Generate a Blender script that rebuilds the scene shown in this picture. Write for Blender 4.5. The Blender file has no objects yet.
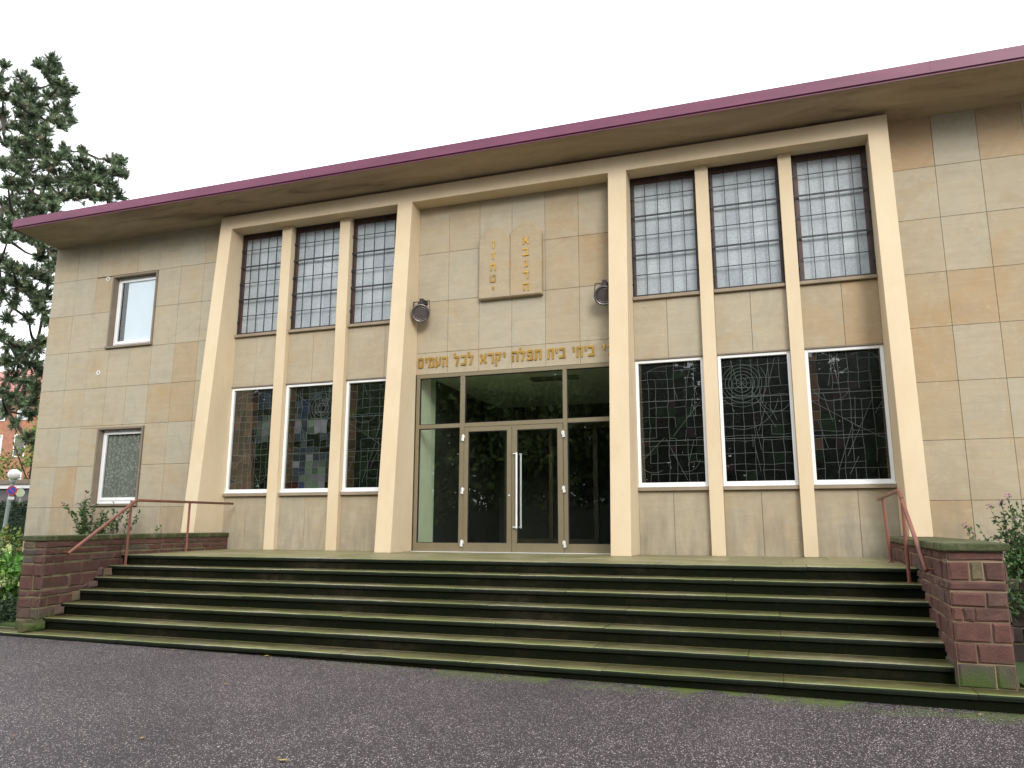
import bpy, bmesh, math, random
from mathutils import Vector, Matrix
from math import radians as R
random.seed(7)
SC = bpy.context.scene
COL = SC.collection

# ------------------------------------------------------------ camera
yaw, tilt, roll = R(18.984), R(10.669), R(0.121)
cam_d = bpy.data.cameras.new("camera"); cam = bpy.data.objects.new("camera", cam_d); COL.objects.link(cam)
fw = Vector((-math.sin(yaw)*math.cos(tilt), math.cos(yaw)*math.cos(tilt), math.sin(tilt)))
rt = Vector((math.cos(yaw), math.sin(yaw), 0)); up = rt.cross(fw)
r2 = rt*math.cos(roll)+up*math.sin(roll); u2 = -rt*math.sin(roll)+up*math.cos(roll)
m = Matrix.Identity(4)
for i in range(3):
    m[i][0] = r2[i]; m[i][1] = u2[i]; m[i][2] = -fw[i]
m[0][3], m[1][3], m[2][3] = 2.519, -13.662, 0.477
cam.matrix_world = m
cam_d.sensor_width = 36; cam_d.lens = 758.087/1024*36
cam_d.clip_start = 0.05; cam_d.clip_end = 2000
SC.camera = cam

# ------------------------------------------------------------ sky, sun, exposure
SUN_EL, SUN_AZ = 25, 152      # azimuth of the sun clockwise from +y (north)
w = bpy.data.worlds.new("World"); SC.world = w; w.use_nodes = True
nt = w.node_tree; nt.nodes.clear()
out = nt.nodes.new('ShaderNodeOutputWorld'); bg = nt.nodes.new('ShaderNodeBackground')
sky = nt.nodes.new('ShaderNodeTexSky'); sky.sky_type = 'NISHITA'; sky.sun_disc = False
sky.sun_elevation = R(SUN_EL); sky.sun_rotation = R(SUN_AZ)
mx = nt.nodes.new('ShaderNodeMixRGB'); mx.inputs[0].default_value = 0.88
tc = nt.nodes.new('ShaderNodeTexCoord'); no = nt.nodes.new('ShaderNodeTexNoise'); no.inputs['Scale'].default_value = 1.6; no.inputs['Detail'].default_value = 5
cr = nt.nodes.new('ShaderNodeValToRGB')
cr.color_ramp.elements[0].position = .3; cr.color_ramp.elements[0].color = (13.0, 13.4, 13.8, 1)
cr.color_ramp.elements[1].position = .7; cr.color_ramp.elements[1].color = (16.5, 16.6, 16.7, 1)
nt.links.new(tc.outputs['Generated'], no.inputs['Vector']); nt.links.new(no.outputs['Fac'], cr.inputs[0])
nt.links.new(sky.outputs[0], mx.inputs[1]); nt.links.new(cr.outputs[0], mx.inputs[2])
nt.links.new(mx.outputs[0], bg.inputs[0]); bg.inputs[1].default_value = 0.11
nt.links.new(bg.outputs[0], out.inputs[0])
sd = bpy.data.lights.new("sun", 'SUN'); so = bpy.data.objects.new("sun", sd); COL.objects.link(so)
sd.energy = 1.5; sd.angle = R(20); sd.color = (1, .96, .9)
az, el = R(SUN_AZ), R(SUN_EL)
sv = Vector((math.sin(az)*math.cos(el), math.cos(az)*math.cos(el), math.sin(el)))
so.rotation_euler = sv.to_track_quat('Z', 'Y').to_euler(); so.location = (0, -20, 30)
vs = SC.view_settings; vs.view_transform = 'Standard'; vs.look = 'None'; vs.exposure = 0.52; vs.gamma = 1; vs.use_curve_mapping = False
SC.cycles.max_bounces = 8

# ------------------------------------------------------------ mesh builder
class MB:
    def __init__(s): s.v = []; s.f = []; s.t = []; s.m = []
    def face(s, pts, tint=0.5, mi=0):
        n = len(s.v); s.v += [tuple(p) for p in pts]; s.f.append(tuple(range(n, n+len(pts)))); s.t.append(tint); s.m.append(mi)
    def mesh(s, vs, fs, tint=0.5, mi=0):
        n = len(s.v); s.v += [tuple(p) for p in vs]
        for f in fs: s.f.append(tuple(n+i for i in f)); s.t.append(tint); s.m.append(mi)
    def hexa(s, p, tint=0.5, mi=0):   # p: 4 bottom (ccw seen from above), 4 top
        s.mesh(p, [(3,2,1,0), (4,5,6,7), (0,1,5,4), (1,2,6,5), (2,3,7,6), (3,0,4,7)], tint, mi)
    def box(s, x0, x1, y0, y1, z0, z1, tint=0.5, mi=0):
        s.hexa([(x0,y0,z0),(x1,y0,z0),(x1,y1,z0),(x0,y1,z0),(x0,y0,z1),(x1,y0,z1),(x1,y1,z1),(x0,y1,z1)], tint, mi)
    def block(s, o, u, n, z, w, h, d, ch=.01, jit=0, tint=.5, mi=0):
        # a stone face: o lower left corner on the wall plane, u along, z up, n outward; sticks out by d with chamfered rim
        o, u, n, z = map(Vector, (o, u, n, z)); J = lambda: random.uniform(-jit, jit)
        B = [o, o+u*w, o+u*w+z*h, o+z*h]; c2 = ch
        M = [p+n*(d-c2)+u*J()+z*J() for p in B]
        Fc = [o+u*ch+z*ch, o+u*(w-ch)+z*ch, o+u*(w-ch)+z*(h-ch), o+u*ch+z*(h-ch)]
        Fc = [p+n*(d+J())+u*J()+z*J() for p in Fc]
        fs = []
        for a in range(4):
            b = (a+1) % 4
            fs += [(a, b, 4+b, 4+a), (4+a, 4+b, 8+b, 8+a)]
        fs.append((8, 9, 10, 11))
        s.mesh(B+M+Fc, fs, tint, mi)
    def tube(s, pts, r, seg=10, cap=True, tint=.5, mi=0, radii=None):
        pts = [Vector(p) for p in pts]; n0 = len(s.v); ref = Vector((0, 0, 1))
        for i, p in enumerate(pts):
            if i == 0: d = pts[1]-p
            elif i == len(pts)-1: d = p-pts[i-1]
            else: d = (pts[i+1]-p).normalized()+(p-pts[i-1]).normalized()
            d.normalize()
            rf = ref if abs(d.z) < .95 else Vector((0, 1, 0))
            a = d.cross(rf).normalized(); b = a.cross(d).normalized(); rr = radii[i] if radii else r
            for k in range(seg):
                an = 2*math.pi*k/seg; s.v.append(tuple(p+a*math.cos(an)*rr+b*math.sin(an)*rr))
        for i in range(len(pts)-1):
            for k in range(seg):
                q = n0+i*seg; k2 = (k+1) % seg
                s.f.append((q+k, q+k2, q+seg+k2, q+seg+k)); s.t.append(tint); s.m.append(mi)
        if cap:
            s.f.append(tuple(n0+k for k in range(seg))[::-1]); s.t.append(tint); s.m.append(mi)
            q = n0+(len(pts)-1)*seg; s.f.append(tuple(q+k for k in range(seg))); s.t.append(tint); s.m.append(mi)
    def lathe(s, c, axis, prof, seg=24, tint=.5, mi=0):     # prof: (radius, distance along axis)
        c = Vector(c); axis = Vector(axis).normalized(); rf = Vector((0,0,1)) if abs(axis.z) < .9 else Vector((0,1,0))
        a = axis.cross(rf).normalized(); b = axis.cross(a).normalized(); n0 = len(s.v)
        for r, h in prof:
            for k in range(seg):
                an = 2*math.pi*k/seg; s.v.append(tuple(c+axis*h+(a*math.cos(an)+b*math.sin(an))*r))
        for i in range(len(prof)-1):
            for k in range(seg):
                k2 = (k+1) % seg; q = n0+i*seg
                s.f.append((q+k, q+k2, q+seg+k2, q+seg+k)); s.t.append(tint); s.m.append(mi)
    def build(s, name, mats, parent=None, smooth=False, loc=None):
        me = bpy.data.meshes.new(name); me.from_pydata(s.v, [], s.f)
        if not isinstance(mats, (list, tuple)): mats = [mats]
        for q in mats: me.materials.append(q)
        me.polygons.foreach_set('material_index', s.m)
        at = me.attributes.new('tint', 'FLOAT', 'FACE'); at.data.foreach_set('value', s.t)
        if smooth: me.polygons.foreach_set('use_smooth', [True]*len(s.f))
        me.update()
        o = bpy.data.objects.new(name, me); COL.objects.link(o)
        if parent is not None: adopt(o, parent)
        return o

def worldloc(p):
    v = Vector((0, 0, 0))
    while p is not None:
        v += p.location+p.matrix_parent_inverse.translation; p = p.parent
    return v
def adopt(o, parent):
    o.parent = parent; o.matrix_parent_inverse = Matrix.Translation(-worldloc(parent))
def tag(o, label=None, cat=None, group=None, kind=None):
    if label: o['label'] = label
    if cat: o['category'] = cat
    if group: o['group'] = group
    if kind: o['kind'] = kind
    return o
def thing(name, loc, label, cat, group=None):
    o = bpy.data.objects.new(name, None); COL.objects.link(o); o.location = tuple(loc)[:3]; o.empty_display_size = .2
    return tag(o, label, cat, group)
def copy_tree(o, parent=None):
    c = o.copy(); COL.objects.link(c)
    if parent is not None: c.parent = parent
    for ch in list(o.children): copy_tree(ch, c)
    return c

# ------------------------------------------------------------ materials
def mat(name):
    m = bpy.data.materials.new(name); m.use_nodes = True
    return m, m.node_tree, m.node_tree.nodes['Principled BSDF']
def N(nt, t, **k):
    n = nt.nodes.new('ShaderNode'+t)
    for a, b in k.items():
        if a in n.inputs.keys(): n.inputs[a].default_value = b
        else: setattr(n, a, b)
    return n
def ramp(nt, src, stops, interp='LINEAR'):
    r = N(nt, 'ValToRGB'); r.color_ramp.interpolation = interp; e = r.color_ramp.elements
    while len(e) < len(stops): e.new(.5)
    for i, (p, c) in enumerate(stops):
        e[i].position = p; e[i].color = tuple(c)+(1,) if len(c) == 3 else c
    nt.links.new(src, r.inputs[0]); return r.outputs[0]
def noise(nt, scale, detail=4, rough=.55, stretch=None, dist=0, off=None):
    g = N(nt, 'NewGeometry'); src = g.outputs['Position']
    if stretch or off:
        mp = N(nt, 'Mapping'); 
        if stretch: mp.inputs['Scale'].default_value = stretch
        if off: mp.inputs['Location'].default_value = off
        nt.links.new(src, mp.inputs[0]); src = mp.outputs[0]
    n = N(nt, 'TexNoise', Scale=scale, Detail=detail, Roughness=rough, Distortion=dist)
    nt.links.new(src, n.inputs['Vector']); return n.outputs['Fac']
def mix(nt, fac, a, b, mode='MIX'):
    m = N(nt, 'MixRGB', blend_type=mode)
    for i, q in ((0, fac), (1, a), (2, b)):
        if hasattr(q, 'is_linked') or hasattr(q, 'links'): nt.links.new(q, m.inputs[i])
        elif isinstance(q, (int, float)): m.inputs[i].default_value = q
        else: m.inputs[i].default_value = tuple(q)+(1,)
    return m.outputs[0]
def math_(nt, op, a, b=None):
    m = N(nt, 'Math', operation=op)
    for i, q in enumerate((a, b)):
        if q is None: continue
        if isinstance(q, (int, float)): m.inputs[i].default_value = q
        else: nt.links.new(q, m.inputs[i])
    return m.outputs[0]
def bump(nt, bsdf, h, strength=.3, dist=.01):
    b = N(nt, 'Bump', Strength=strength, Distance=dist); nt.links.new(h, b.inputs['Height']); nt.links.new(b.outputs[0], bsdf.inputs['Normal'])
def tint(nt): return N(nt, 'Attribute', attribute_name='tint').outputs['Fac']
def plain(name, c, rough=.6, metal=0, var=.12, bs=0, spec=.5):
    m, nt, b = mat(name); n = noise(nt, 3, 5)
    lo = tuple(x*(1-var) for x in c); hi = tuple(min(1, x*(1+var)) for x in c)
    nt.links.new(ramp(nt, n, [(.3, lo), (.7, hi)]), b.inputs['Base Color'])
    b.inputs['Roughness'].default_value = rough; b.inputs['Metallic'].default_value = metal; b.inputs['Specular IOR Level'].default_value = spec
    if bs: bump(nt, b, noise(nt, bs, 3), .25, .003)
    return m
M = {}
# cladding sandstone: each slab has its own tone (tint), with bedding figure and weathering
m, nt, b = mat('sandstone_cladding'); t = tint(nt)
base = ramp(nt, t, [(0, (.385,.350,.272)), (.3, (.395,.350,.260)), (.6, (.390,.333,.235)), (.8, (.38,.300,.192)), (.93, (.385,.285,.175)), (1, (.345,.235,.135))])
n1 = noise(nt, 1.1, 6, .6, dist=2.5); fig = ramp(nt, n1, [(.36, (.86,.85,.84)), (.5, (1,1,1)), (.58, (1.03,.99,.94)), (.72, (.93,.88,.82))])
c = mix(nt, .55, base, fig, 'MULTIPLY')
iron = math_(nt, 'MULTIPLY', ramp(nt, noise(nt, .75, 6, .62, dist=1.5, off=(3, 0, 1)), [(.50, (0,0,0)), (.66, (1,1,1))]), math_(nt, 'MULTIPLY', t, .75)); c = mix(nt, iron, c, (.38,.25,.125))
pale = ramp(nt, noise(nt, 2.6, 5, .6, stretch=(1, 1, 2.2), dist=3.0, off=(9, 0, 4)), [(.56, (0,0,0)), (.68, (.28,.28,.28))]); c = mix(nt, pale, c, (.48,.43,.33))
n2 = noise(nt, 2.0, 4, .6, stretch=(.5, 1, 5), dist=1.2); c = mix(nt, .5, c, ramp(nt, n2, [(.4, (.93,.93,.93)), (.62, (1.06,1.05,1.03))]), 'MULTIPLY')
n3 = noise(nt, 60, 3); c = mix(nt, .5, c, ramp(nt, n3, [(.3, (.88,.88,.88)), (.7, (1.08,1.08,1.08))]), 'MULTIPLY')
# rain-borne soot low on the wall and under the sills
gz = N(nt, 'SeparateXYZ'); g = N(nt, 'NewGeometry'); nt.links.new(g.outputs['Position'], gz.inputs[0])
st = noise(nt, 3.2, 5, .65, stretch=(1.6, 1, .35))
low = math_(nt, 'SUBTRACT', 1.0, math_(nt, 'DIVIDE', gz.outputs[2], 1.25)); low = math_(nt, 'MAXIMUM', low, 0)
lf = math_(nt, 'MULTIPLY', ramp(nt, st, [(.35, (0,0,0)), (.7, (1,1,1))]), math_(nt, 'ADD', math_(nt, 'MINIMUM', low, .8), .12))
c = mix(nt, lf, c, (.235, .205, .155)); nt.links.new(c, b.inputs['Base Color'])
b.inputs['Roughness'].default_value = .78; b.inputs['Specular IOR Level'].default_value = .3
bump(nt, b, math_(nt, 'ADD', n3, n1), .25, .004); M['stone'] = m
M['joint'] = plain('joint_mortar', (.10,.085,.065), .9)
# painted render of the portal frame
m, nt, b = mat('cream_render'); n1 = noise(nt, 1.3, 5, .6, stretch=(1, 1, .5)); 
c = ramp(nt, n1, [(.3, (.58,.46,.305)), (.55, (.625,.51,.35)), (.8, (.655,.55,.39))])
n2 = noise(nt, 7, 6, .7, stretch=(1, 1, .25)); c = mix(nt, ramp(nt, n2, [(.56, (0,0,0)), (.82, (.5,.5,.5))]), c, (.52,.39,.20))
nt.links.new(c, b.inputs['Base Color']); b.inputs['Roughness'].default_value = .8; b.inputs['Specular IOR Level'].default_value = .25
bump(nt, b, noise(nt, 140, 3), .2, .003); M['plaster'] = m
# soffit
m, nt, b = mat('soffit_board'); n1 = noise(nt, 1.2, 6, .65, stretch=(.35, 1.5, 1), dist=.8)
c = ramp(nt, n1, [(.3, (.15,.11,.08)), (.45, (.34,.26,.18)), (.7, (.46,.365,.26))]); nt.links.new(c, b.inputs['Base Color']); b.inputs['Roughness'].default_value = .85; M['soffit'] = m
m, nt, b = mat('burgundy_metal'); n1 = noise(nt, 1.4, 6, .7, stretch=(.6, 1, 3))
c = ramp(nt, n1, [(.3, (.105,.018,.048)), (.6, (.15,.028,.070)), (.8, (.19,.05,.10))]); nt.links.new(c, b.inputs['Base Color']); b.inputs['Roughness'].default_value = .45; M['fascia'] = m
M['roof_felt'] = plain('roof_felt', (.08,.08,.08), .9)
M['sill'] = plain('sill_stone', (.27,.215,.15), .75, bs=60)
M['surround'] = plain('surround_stone', (.20,.16,.115), .75, bs=60)
M['bronze'] = plain('bronze_aluminium', (.215,.178,.110), .38, .2, .06)
M['bronze_dark'] = plain('bronze_aluminium_dark', (.07,.055,.035), .4, .3, .06)
M['steel'] = plain('brushed_steel', (.80,.81,.83), .35, .35, .05)
M['pvc'] = plain('white_frame', (.80,.81,.82), .35, 0, .04)
M['brown'] = plain('brown_steel_frame', (.075,.038,.03), .55, 0, .3)
M['bar'] = plain('black_bars', (.02,.02,.022), .5)
M['black'] = plain('black_rubber', (.012,.012,.014), .5)
M['gold'] = plain('gilding', (.44,.26,.045), .35, .6, .35)
M['rail'] = plain('rust_red_paint', (.20,.072,.048), .42, 0, .22, bs=90)
M['lobby'] = plain('lobby_paint', (.62,.72,.50), .8, 0, .05)
M['unlit_interior'] = plain('unlit_interior', (.03,.032,.025), .7)  # interior shade put into the colour
M['lobby_floor'] = plain('lobby_floor', (.06,.055,.045), .35)
M['lamp_metal'] = plain('lamp_housing', (.045,.038,.036), .38, .5)
M['lamp_glass'] = plain('lamp_lens', (.085,.07,.07), .18, 0)
M['lamp_rim'] = plain('lamp_rim', (.16,.14,.135), .3, .7)
def glass(name, tintc=(1,1,1), boost=1.0):
    m = bpy.data.materials.new(name); m.use_nodes = True; nt = m.node_tree; nt.nodes.clear()
    o = N(nt, 'OutputMaterial'); tr = N(nt, 'BsdfTransparent'); tr.inputs[0].default_value = tintc+(1,)
    gl = N(nt, 'BsdfGlossy'); gl.inputs['Roughness'].default_value = 0.0
    nz = noise(nt, .7, 2); bp = N(nt, 'Bump', Strength=.12, Distance=.02); nt.links.new(nz, bp.inputs['Height']); nt.links.new(bp.outputs[0], gl.inputs['Normal'])
    ge = N(nt, 'NewGeometry'); dt = N(nt, 'VectorMath', operation='DOT_PRODUCT'); nt.links.new(ge.outputs['True Normal'], dt.inputs[0]); nt.links.new(ge.outputs['Incoming'], dt.inputs[1])
    ca = math_(nt, 'SUBTRACT', 1.0, math_(nt, 'ABSOLUTE', dt.outputs['Value'])); f2 = math_(nt, 'MINIMUM', math_(nt, 'MULTIPLY', math_(nt, 'ADD', math_(nt, 'MULTIPLY', math_(nt, 'POWER', ca, 5), .96), .04), boost), 1)
    mx = N(nt, 'MixShader'); nt.links.new(f2, mx.inputs[0]); nt.links.new(tr.outputs[0], mx.inputs[1]); nt.links.new(gl.outputs[0], mx.inputs[2]); nt.links.new(mx.outputs[0], o.inputs[0])
    return m
M['glass'] = glass('clear_glass', (.94,.965,.945), 1.5)
# upper windows: cast cathedral glass, milky
m, nt, b = mat('milky_glass'); t = tint(nt); n1 = noise(nt, 45, 4, .7); n2 = noise(nt, 1.6, 3)
c = ramp(nt, n1, [(.3, (.25,.285,.305)), (.7, (.43,.475,.50))]); c = mix(nt, .8, c, ramp(nt, n2, [(.3, (.8,.8,.82)), (.7, (1.1,1.1,1.1))]), 'MULTIPLY')
c = mix(nt, .7, c, ramp(nt, t, [(0, (.8,.82,.84)), (1, (1.12,1.12,1.1))]), 'MULTIPLY')
nt.links.new(c, b.inputs['Base Color']); b.inputs['Roughness'].default_value = .3; b.inputs['Specular IOR Level'].default_value = .6
bump(nt, b, n1, .2, .004); M['milky'] = m
# stained glass seen from outside: nearly black, a little colour
def stained(name, c):
    m, nt, b = mat(name); t = tint(nt)
    k = mix(nt, 1, c, ramp(nt, t, [(0, (.55,.55,.55)), (1, (1.5,1.5,1.5))]), 'MULTIPLY'); nt.links.new(k, b.inputs['Base Color'])
    b.inputs['Roughness'].default_value = .25; b.inputs['Specular IOR Level'].default_value = .3; return m
ST = [stained('stained_%s' % n, c) for n, c in (('black', (.003,.003,.003)), ('plum', (.011,.005,.007)), ('bottle', (.005,.009,.005)), ('amber', (.030,.019,.010)), ('red', (.030,.008,.007)), ('blue', (.018,.022,.055)), ('milk', (.125,.115,.135)), ('sage', (.075,.092,.072)), ('slate', (.026,.028,.038)), ('umber', (.045,.022,.016)))]
M['lead'] = plain('lead_came', (.105,.108,.112), .6, 0, .3)
# lace curtain
m, nt, b = mat('lace_curtain'); g = N(nt, 'NewGeometry'); vo = N(nt, 'TexVoronoi', Scale=17); nt.links.new(g.outputs['Position'], vo.inputs['Vector'])
nt.links.new(ramp(nt, vo.outputs['Distance'], [(.25, (.36,.355,.33)), (.5, (.20,.198,.185))]), b.inputs['Base Color']); b.inputs['Roughness'].default_value = .9; M['lace'] = m
M['blind'] = plain('pale_sheet', (.70,.75,.90), .8, 0, .03)
# steps: wet, mossy sandstone
def mossy(name, stone_lo, stone_hi, moss, mossamt, rough=.5, sc=1.0, spec=.4):
    m, nt, b = mat(name); t = tint(nt); n1 = noise(nt, 1.7*sc, 7, .65, stretch=(.45, 1, 1.5)); n2 = noise(nt, 9*sc, 6, .7); n3 = noise(nt, 70, 3)
    c = ramp(nt, n2, [(.3, stone_lo), (.7, stone_hi)]); c = mix(nt, ramp(nt, n1, [(mossamt, (1,1,1)), (mossamt+.22, (0,0,0))]), c, moss)
    c = mix(nt, .6, c, ramp(nt, t, [(0, (.75,.75,.75)), (1, (1.22,1.2,1.15))]), 'MULTIPLY'); c = mix(nt, .7, c, ramp(nt, n3, [(.3, (.55,.55,.55)), (.72, (1.5,1.45,1.35))]), 'MULTIPLY')
    if name == 'mossy_tread':     # colour turns darker brown towards the back of every tread
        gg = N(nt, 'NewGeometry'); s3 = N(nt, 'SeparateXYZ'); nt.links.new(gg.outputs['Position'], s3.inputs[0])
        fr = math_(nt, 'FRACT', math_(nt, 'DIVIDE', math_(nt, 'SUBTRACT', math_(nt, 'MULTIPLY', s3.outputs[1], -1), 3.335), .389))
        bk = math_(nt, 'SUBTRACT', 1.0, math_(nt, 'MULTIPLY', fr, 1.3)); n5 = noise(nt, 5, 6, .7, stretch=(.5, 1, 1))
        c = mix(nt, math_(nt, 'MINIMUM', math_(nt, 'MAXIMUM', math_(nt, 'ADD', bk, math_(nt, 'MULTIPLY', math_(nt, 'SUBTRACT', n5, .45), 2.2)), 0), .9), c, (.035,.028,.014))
    if name == 'mossy_coping':
        n5 = noise(nt, 9, 5, .7, stretch=(1, 1, .2)); c = mix(nt, ramp(nt, n5, [(.45, (0,0,0)), (.62, (.75,.75,.75))]), c, (.03,.042,.010))
    nt.links.new(c, b.inputs['Base Color']); b.inputs['Roughness'].default_value = rough; b.inputs['Specular IOR Level'].default_value = spec; bump(nt, b, math_(nt, 'ADD', n2, n3), .5, .006); return m
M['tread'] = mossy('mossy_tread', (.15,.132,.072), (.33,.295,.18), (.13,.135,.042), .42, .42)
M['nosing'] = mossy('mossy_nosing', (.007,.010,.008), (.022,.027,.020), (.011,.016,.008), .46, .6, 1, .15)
M['riser'] = mossy('dark_riser', (.008,.0075,.005), (.036,.031,.019), (.007,.009,.004), .47, .9, 1, .06)  # near-black tone, much darker than the treads
M['edge'] = mossy('worn_edge', (.22,.24,.17), (.46,.47,.36), (.20,.25,.10), .44, .45)
M['terrace'] = mossy('terrace_stone', (.20,.175,.115), (.36,.315,.215), (.17,.17,.07), .42, .45)
M['coping'] = mossy('mossy_coping', (.10,.09,.055), (.25,.22,.145), (.045,.062,.016), .43, .7, 2)
m, nt, b = mat('red_sandstone'); t = tint(nt); n1 = noise(nt, 9, 6, .7); n3 = noise(nt, 55, 3)
c = ramp(nt, t, [(0, (.085,.073,.062)), (.15, (.105,.057,.046)), (.5, (.096,.042,.034)), (.85, (.135,.060,.047)), (1, (.13,.105,.06))])
c = mix(nt, .8, c, ramp(nt, n1, [(.3, (.6,.6,.6)), (.7, (1.35,1.3,1.25))]), 'MULTIPLY')
gz = N(nt, 'SeparateXYZ'); g = N(nt, 'NewGeometry'); nt.links.new(g.outputs['Position'], gz.inputs[0])
lowm = math_(nt, 'MINIMUM', math_(nt, 'MAXIMUM', math_(nt, 'MULTIPLY', math_(nt, 'SUBTRACT', -.70, gz.outputs[2]), 5), 0), 1)
mo = math_(nt, 'MULTIPLY', lowm, ramp(nt, noise(nt, 3.5, 5), [(.34, (0,0,0)), (.50, (1,1,1))])); c = mix(nt, mo, c, (.050,.080,.012))
nt.links.new(c, b.inputs['Base Color']); b.inputs['Roughness'].default_value = .85; bump(nt, b, math_(nt, 'ADD', n1, n3), .6, .012); M['redstone'] = m
M['dark_rubble'] = plain('dark_rubble', (.045,.030,.026), .9, 0, .5, bs=30)
M['mortar'] = plain('pale_mortar', (.26,.185,.12), .9, 0, .35, bs=50)
M['mortar_moss'] = plain('mossy_mortar', (.20,.175,.095), .9, 0, .5, bs=50)
# asphalt
m, nt, b = mat('chipped_asphalt'); g = N(nt, 'NewGeometry')
vo = N(nt, 'TexVoronoi', Scale=155); nt.links.new(g.outputs['Position'], vo.inputs['Vector'])
sp = N(nt, 'SeparateColor'); nt.links.new(vo.outputs['Color'], sp.inputs[0])
c = ramp(nt, sp.outputs[0], [(0, (.016,.013,.014)), (.30, (.036,.028,.031)), (.78, (.054,.043,.047)), (.91, (.085,.073,.075)), (.99, (.75,.70,.66))], 'LINEAR')
n1 = noise(nt, .5, 5, .6); c = mix(nt, .9, c, ramp(nt, n1, [(.32, (.70,.67,.70)), (.68, (1.22,1.18,1.19))]), 'MULTIPLY')
n4 = noise(nt, 6, 5, .7); c = mix(nt, .6, c, ramp(nt, n4, [(.3, (.75,.75,.75)), (.7, (1.2,1.2,1.2))]), 'MULTIPLY')
xyz = N(nt, 'SeparateXYZ'); nt.links.new(g.outputs['Position'], xyz.inputs[0])
near = math_(nt, 'MULTIPLY', math_(nt, 'SUBTRACT', math_(nt, 'ADD', xyz.outputs[1], 6.16), 0), 2.2)
near = math_(nt, 'MINIMUM', math_(nt, 'MAXIMUM', near, 0), 1); yl = math_(nt, 'LESS_THAN', xyz.outputs[1], -5.4)
xr = math_(nt, 'MINIMUM', math_(nt, 'MAXIMUM', math_(nt, 'MULTIPLY', math_(nt, 'ADD', xyz.outputs[0], 3.2), .22), 0.0), 1)
mm = math_(nt, 'MULTIPLY', math_(nt, 'MULTIPLY', near, yl), xr)
mo = math_(nt, 'MULTIPLY', mm, ramp(nt, noise(nt, 2.4, 6, .7), [(.44, (0,0,0)), (.56, (1,1,1))])); c = mix(nt, mo, c, (.09,.125,.022))
nt.links.new(c, b.inputs['Base Color']); b.inputs['Roughness'].default_value = .6; b.inputs['Specular IOR Level'].default_value = .4
bump(nt, b, vo.outputs['Distance'], .6, .006); M['asphalt'] = m
M['soil'] = plain('garden_soil', (.06,.045,.03), .95, 0, .4, bs=20)
M['lawn'] = plain('rough_grass', (.05,.085,.02), .95, 0, .4, bs=20)
def leafmat(name, stops, rough=.55):
    m, nt, b = mat(name); nt.links.new(ramp(nt, tint(nt), stops), b.inputs['Base Color']); b.inputs['Roughness'].default_value = rough
    b.inputs['Specular IOR Level'].default_value = .35
    try: b.inputs['Subsurface Weight'].default_value = 0
    except Exception: pass
    return m
M['needle'] = leafmat('pine_needles', [(0, (.050,.080,.045)), (.5, (.12,.175,.092)), (.85, (.20,.265,.14)), (1, (.26,.20,.12))])
M['leaf'] = leafmat('shrub_leaves', [(0, (.02,.045,.014)), (.6, (.05,.105,.03)), (1, (.10,.17,.05))])
M['lime'] = leafmat('hydrangea_leaves', [(0, (.04,.13,.02)), (.7, (.12,.30,.04)), (1, (.24,.42,.08))])
M['bloom'] = leafmat('hydrangea_bloom', [(0, (.38,.50,.16)), (1, (.70,.75,.40))])
M['far_leaf'] = leafmat('dark_park_leaves', [(0, (.010,.016,.008)), (.6, (.022,.036,.014)), (1, (.05,.07,.03))])
M['hedge'] = leafmat('hedge_leaves', [(0, (.018,.035,.02)), (.6, (.04,.075,.035)), (1, (.08,.12,.055))])
M['pink'] = leafmat('pink_flowers', [(0, (.30,.09,.20)), (1, (.45,.2,.33))])
M['autumn'] = leafmat('mixed_leaves', [(0, (.05,.12,.02)), (.6, (.14,.22,.04)), (.85, (.32,.22,.04)), (1, (.4,.13,.03))])
M['fallen'] = leafmat('fallen_leaf', [(0, (.35,.27,.05)), (.5, (.36,.16,.05)), (1, (.40,.36,.12))])
M['sunlit_leaf'] = leafmat('sunlit_leaves', [(0, (.05,.085,.02)), (.6, (.13,.19,.05)), (1, (.22,.28,.09))])  # lighter leaves: sunlight on the mirrored trees put into the colour
M['bark'] = plain('bark', (.045,.032,.024), .95, 0, .4, bs=12)
M['stem'] = plain('stem', (.09,.06,.035), .9)
M['grey_paint'] = plain('grey_green_paint', (.33,.38,.36), .5)
M['globe'] = plain('opal_globe', (.85,.85,.84), .25, 0, .02)

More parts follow.
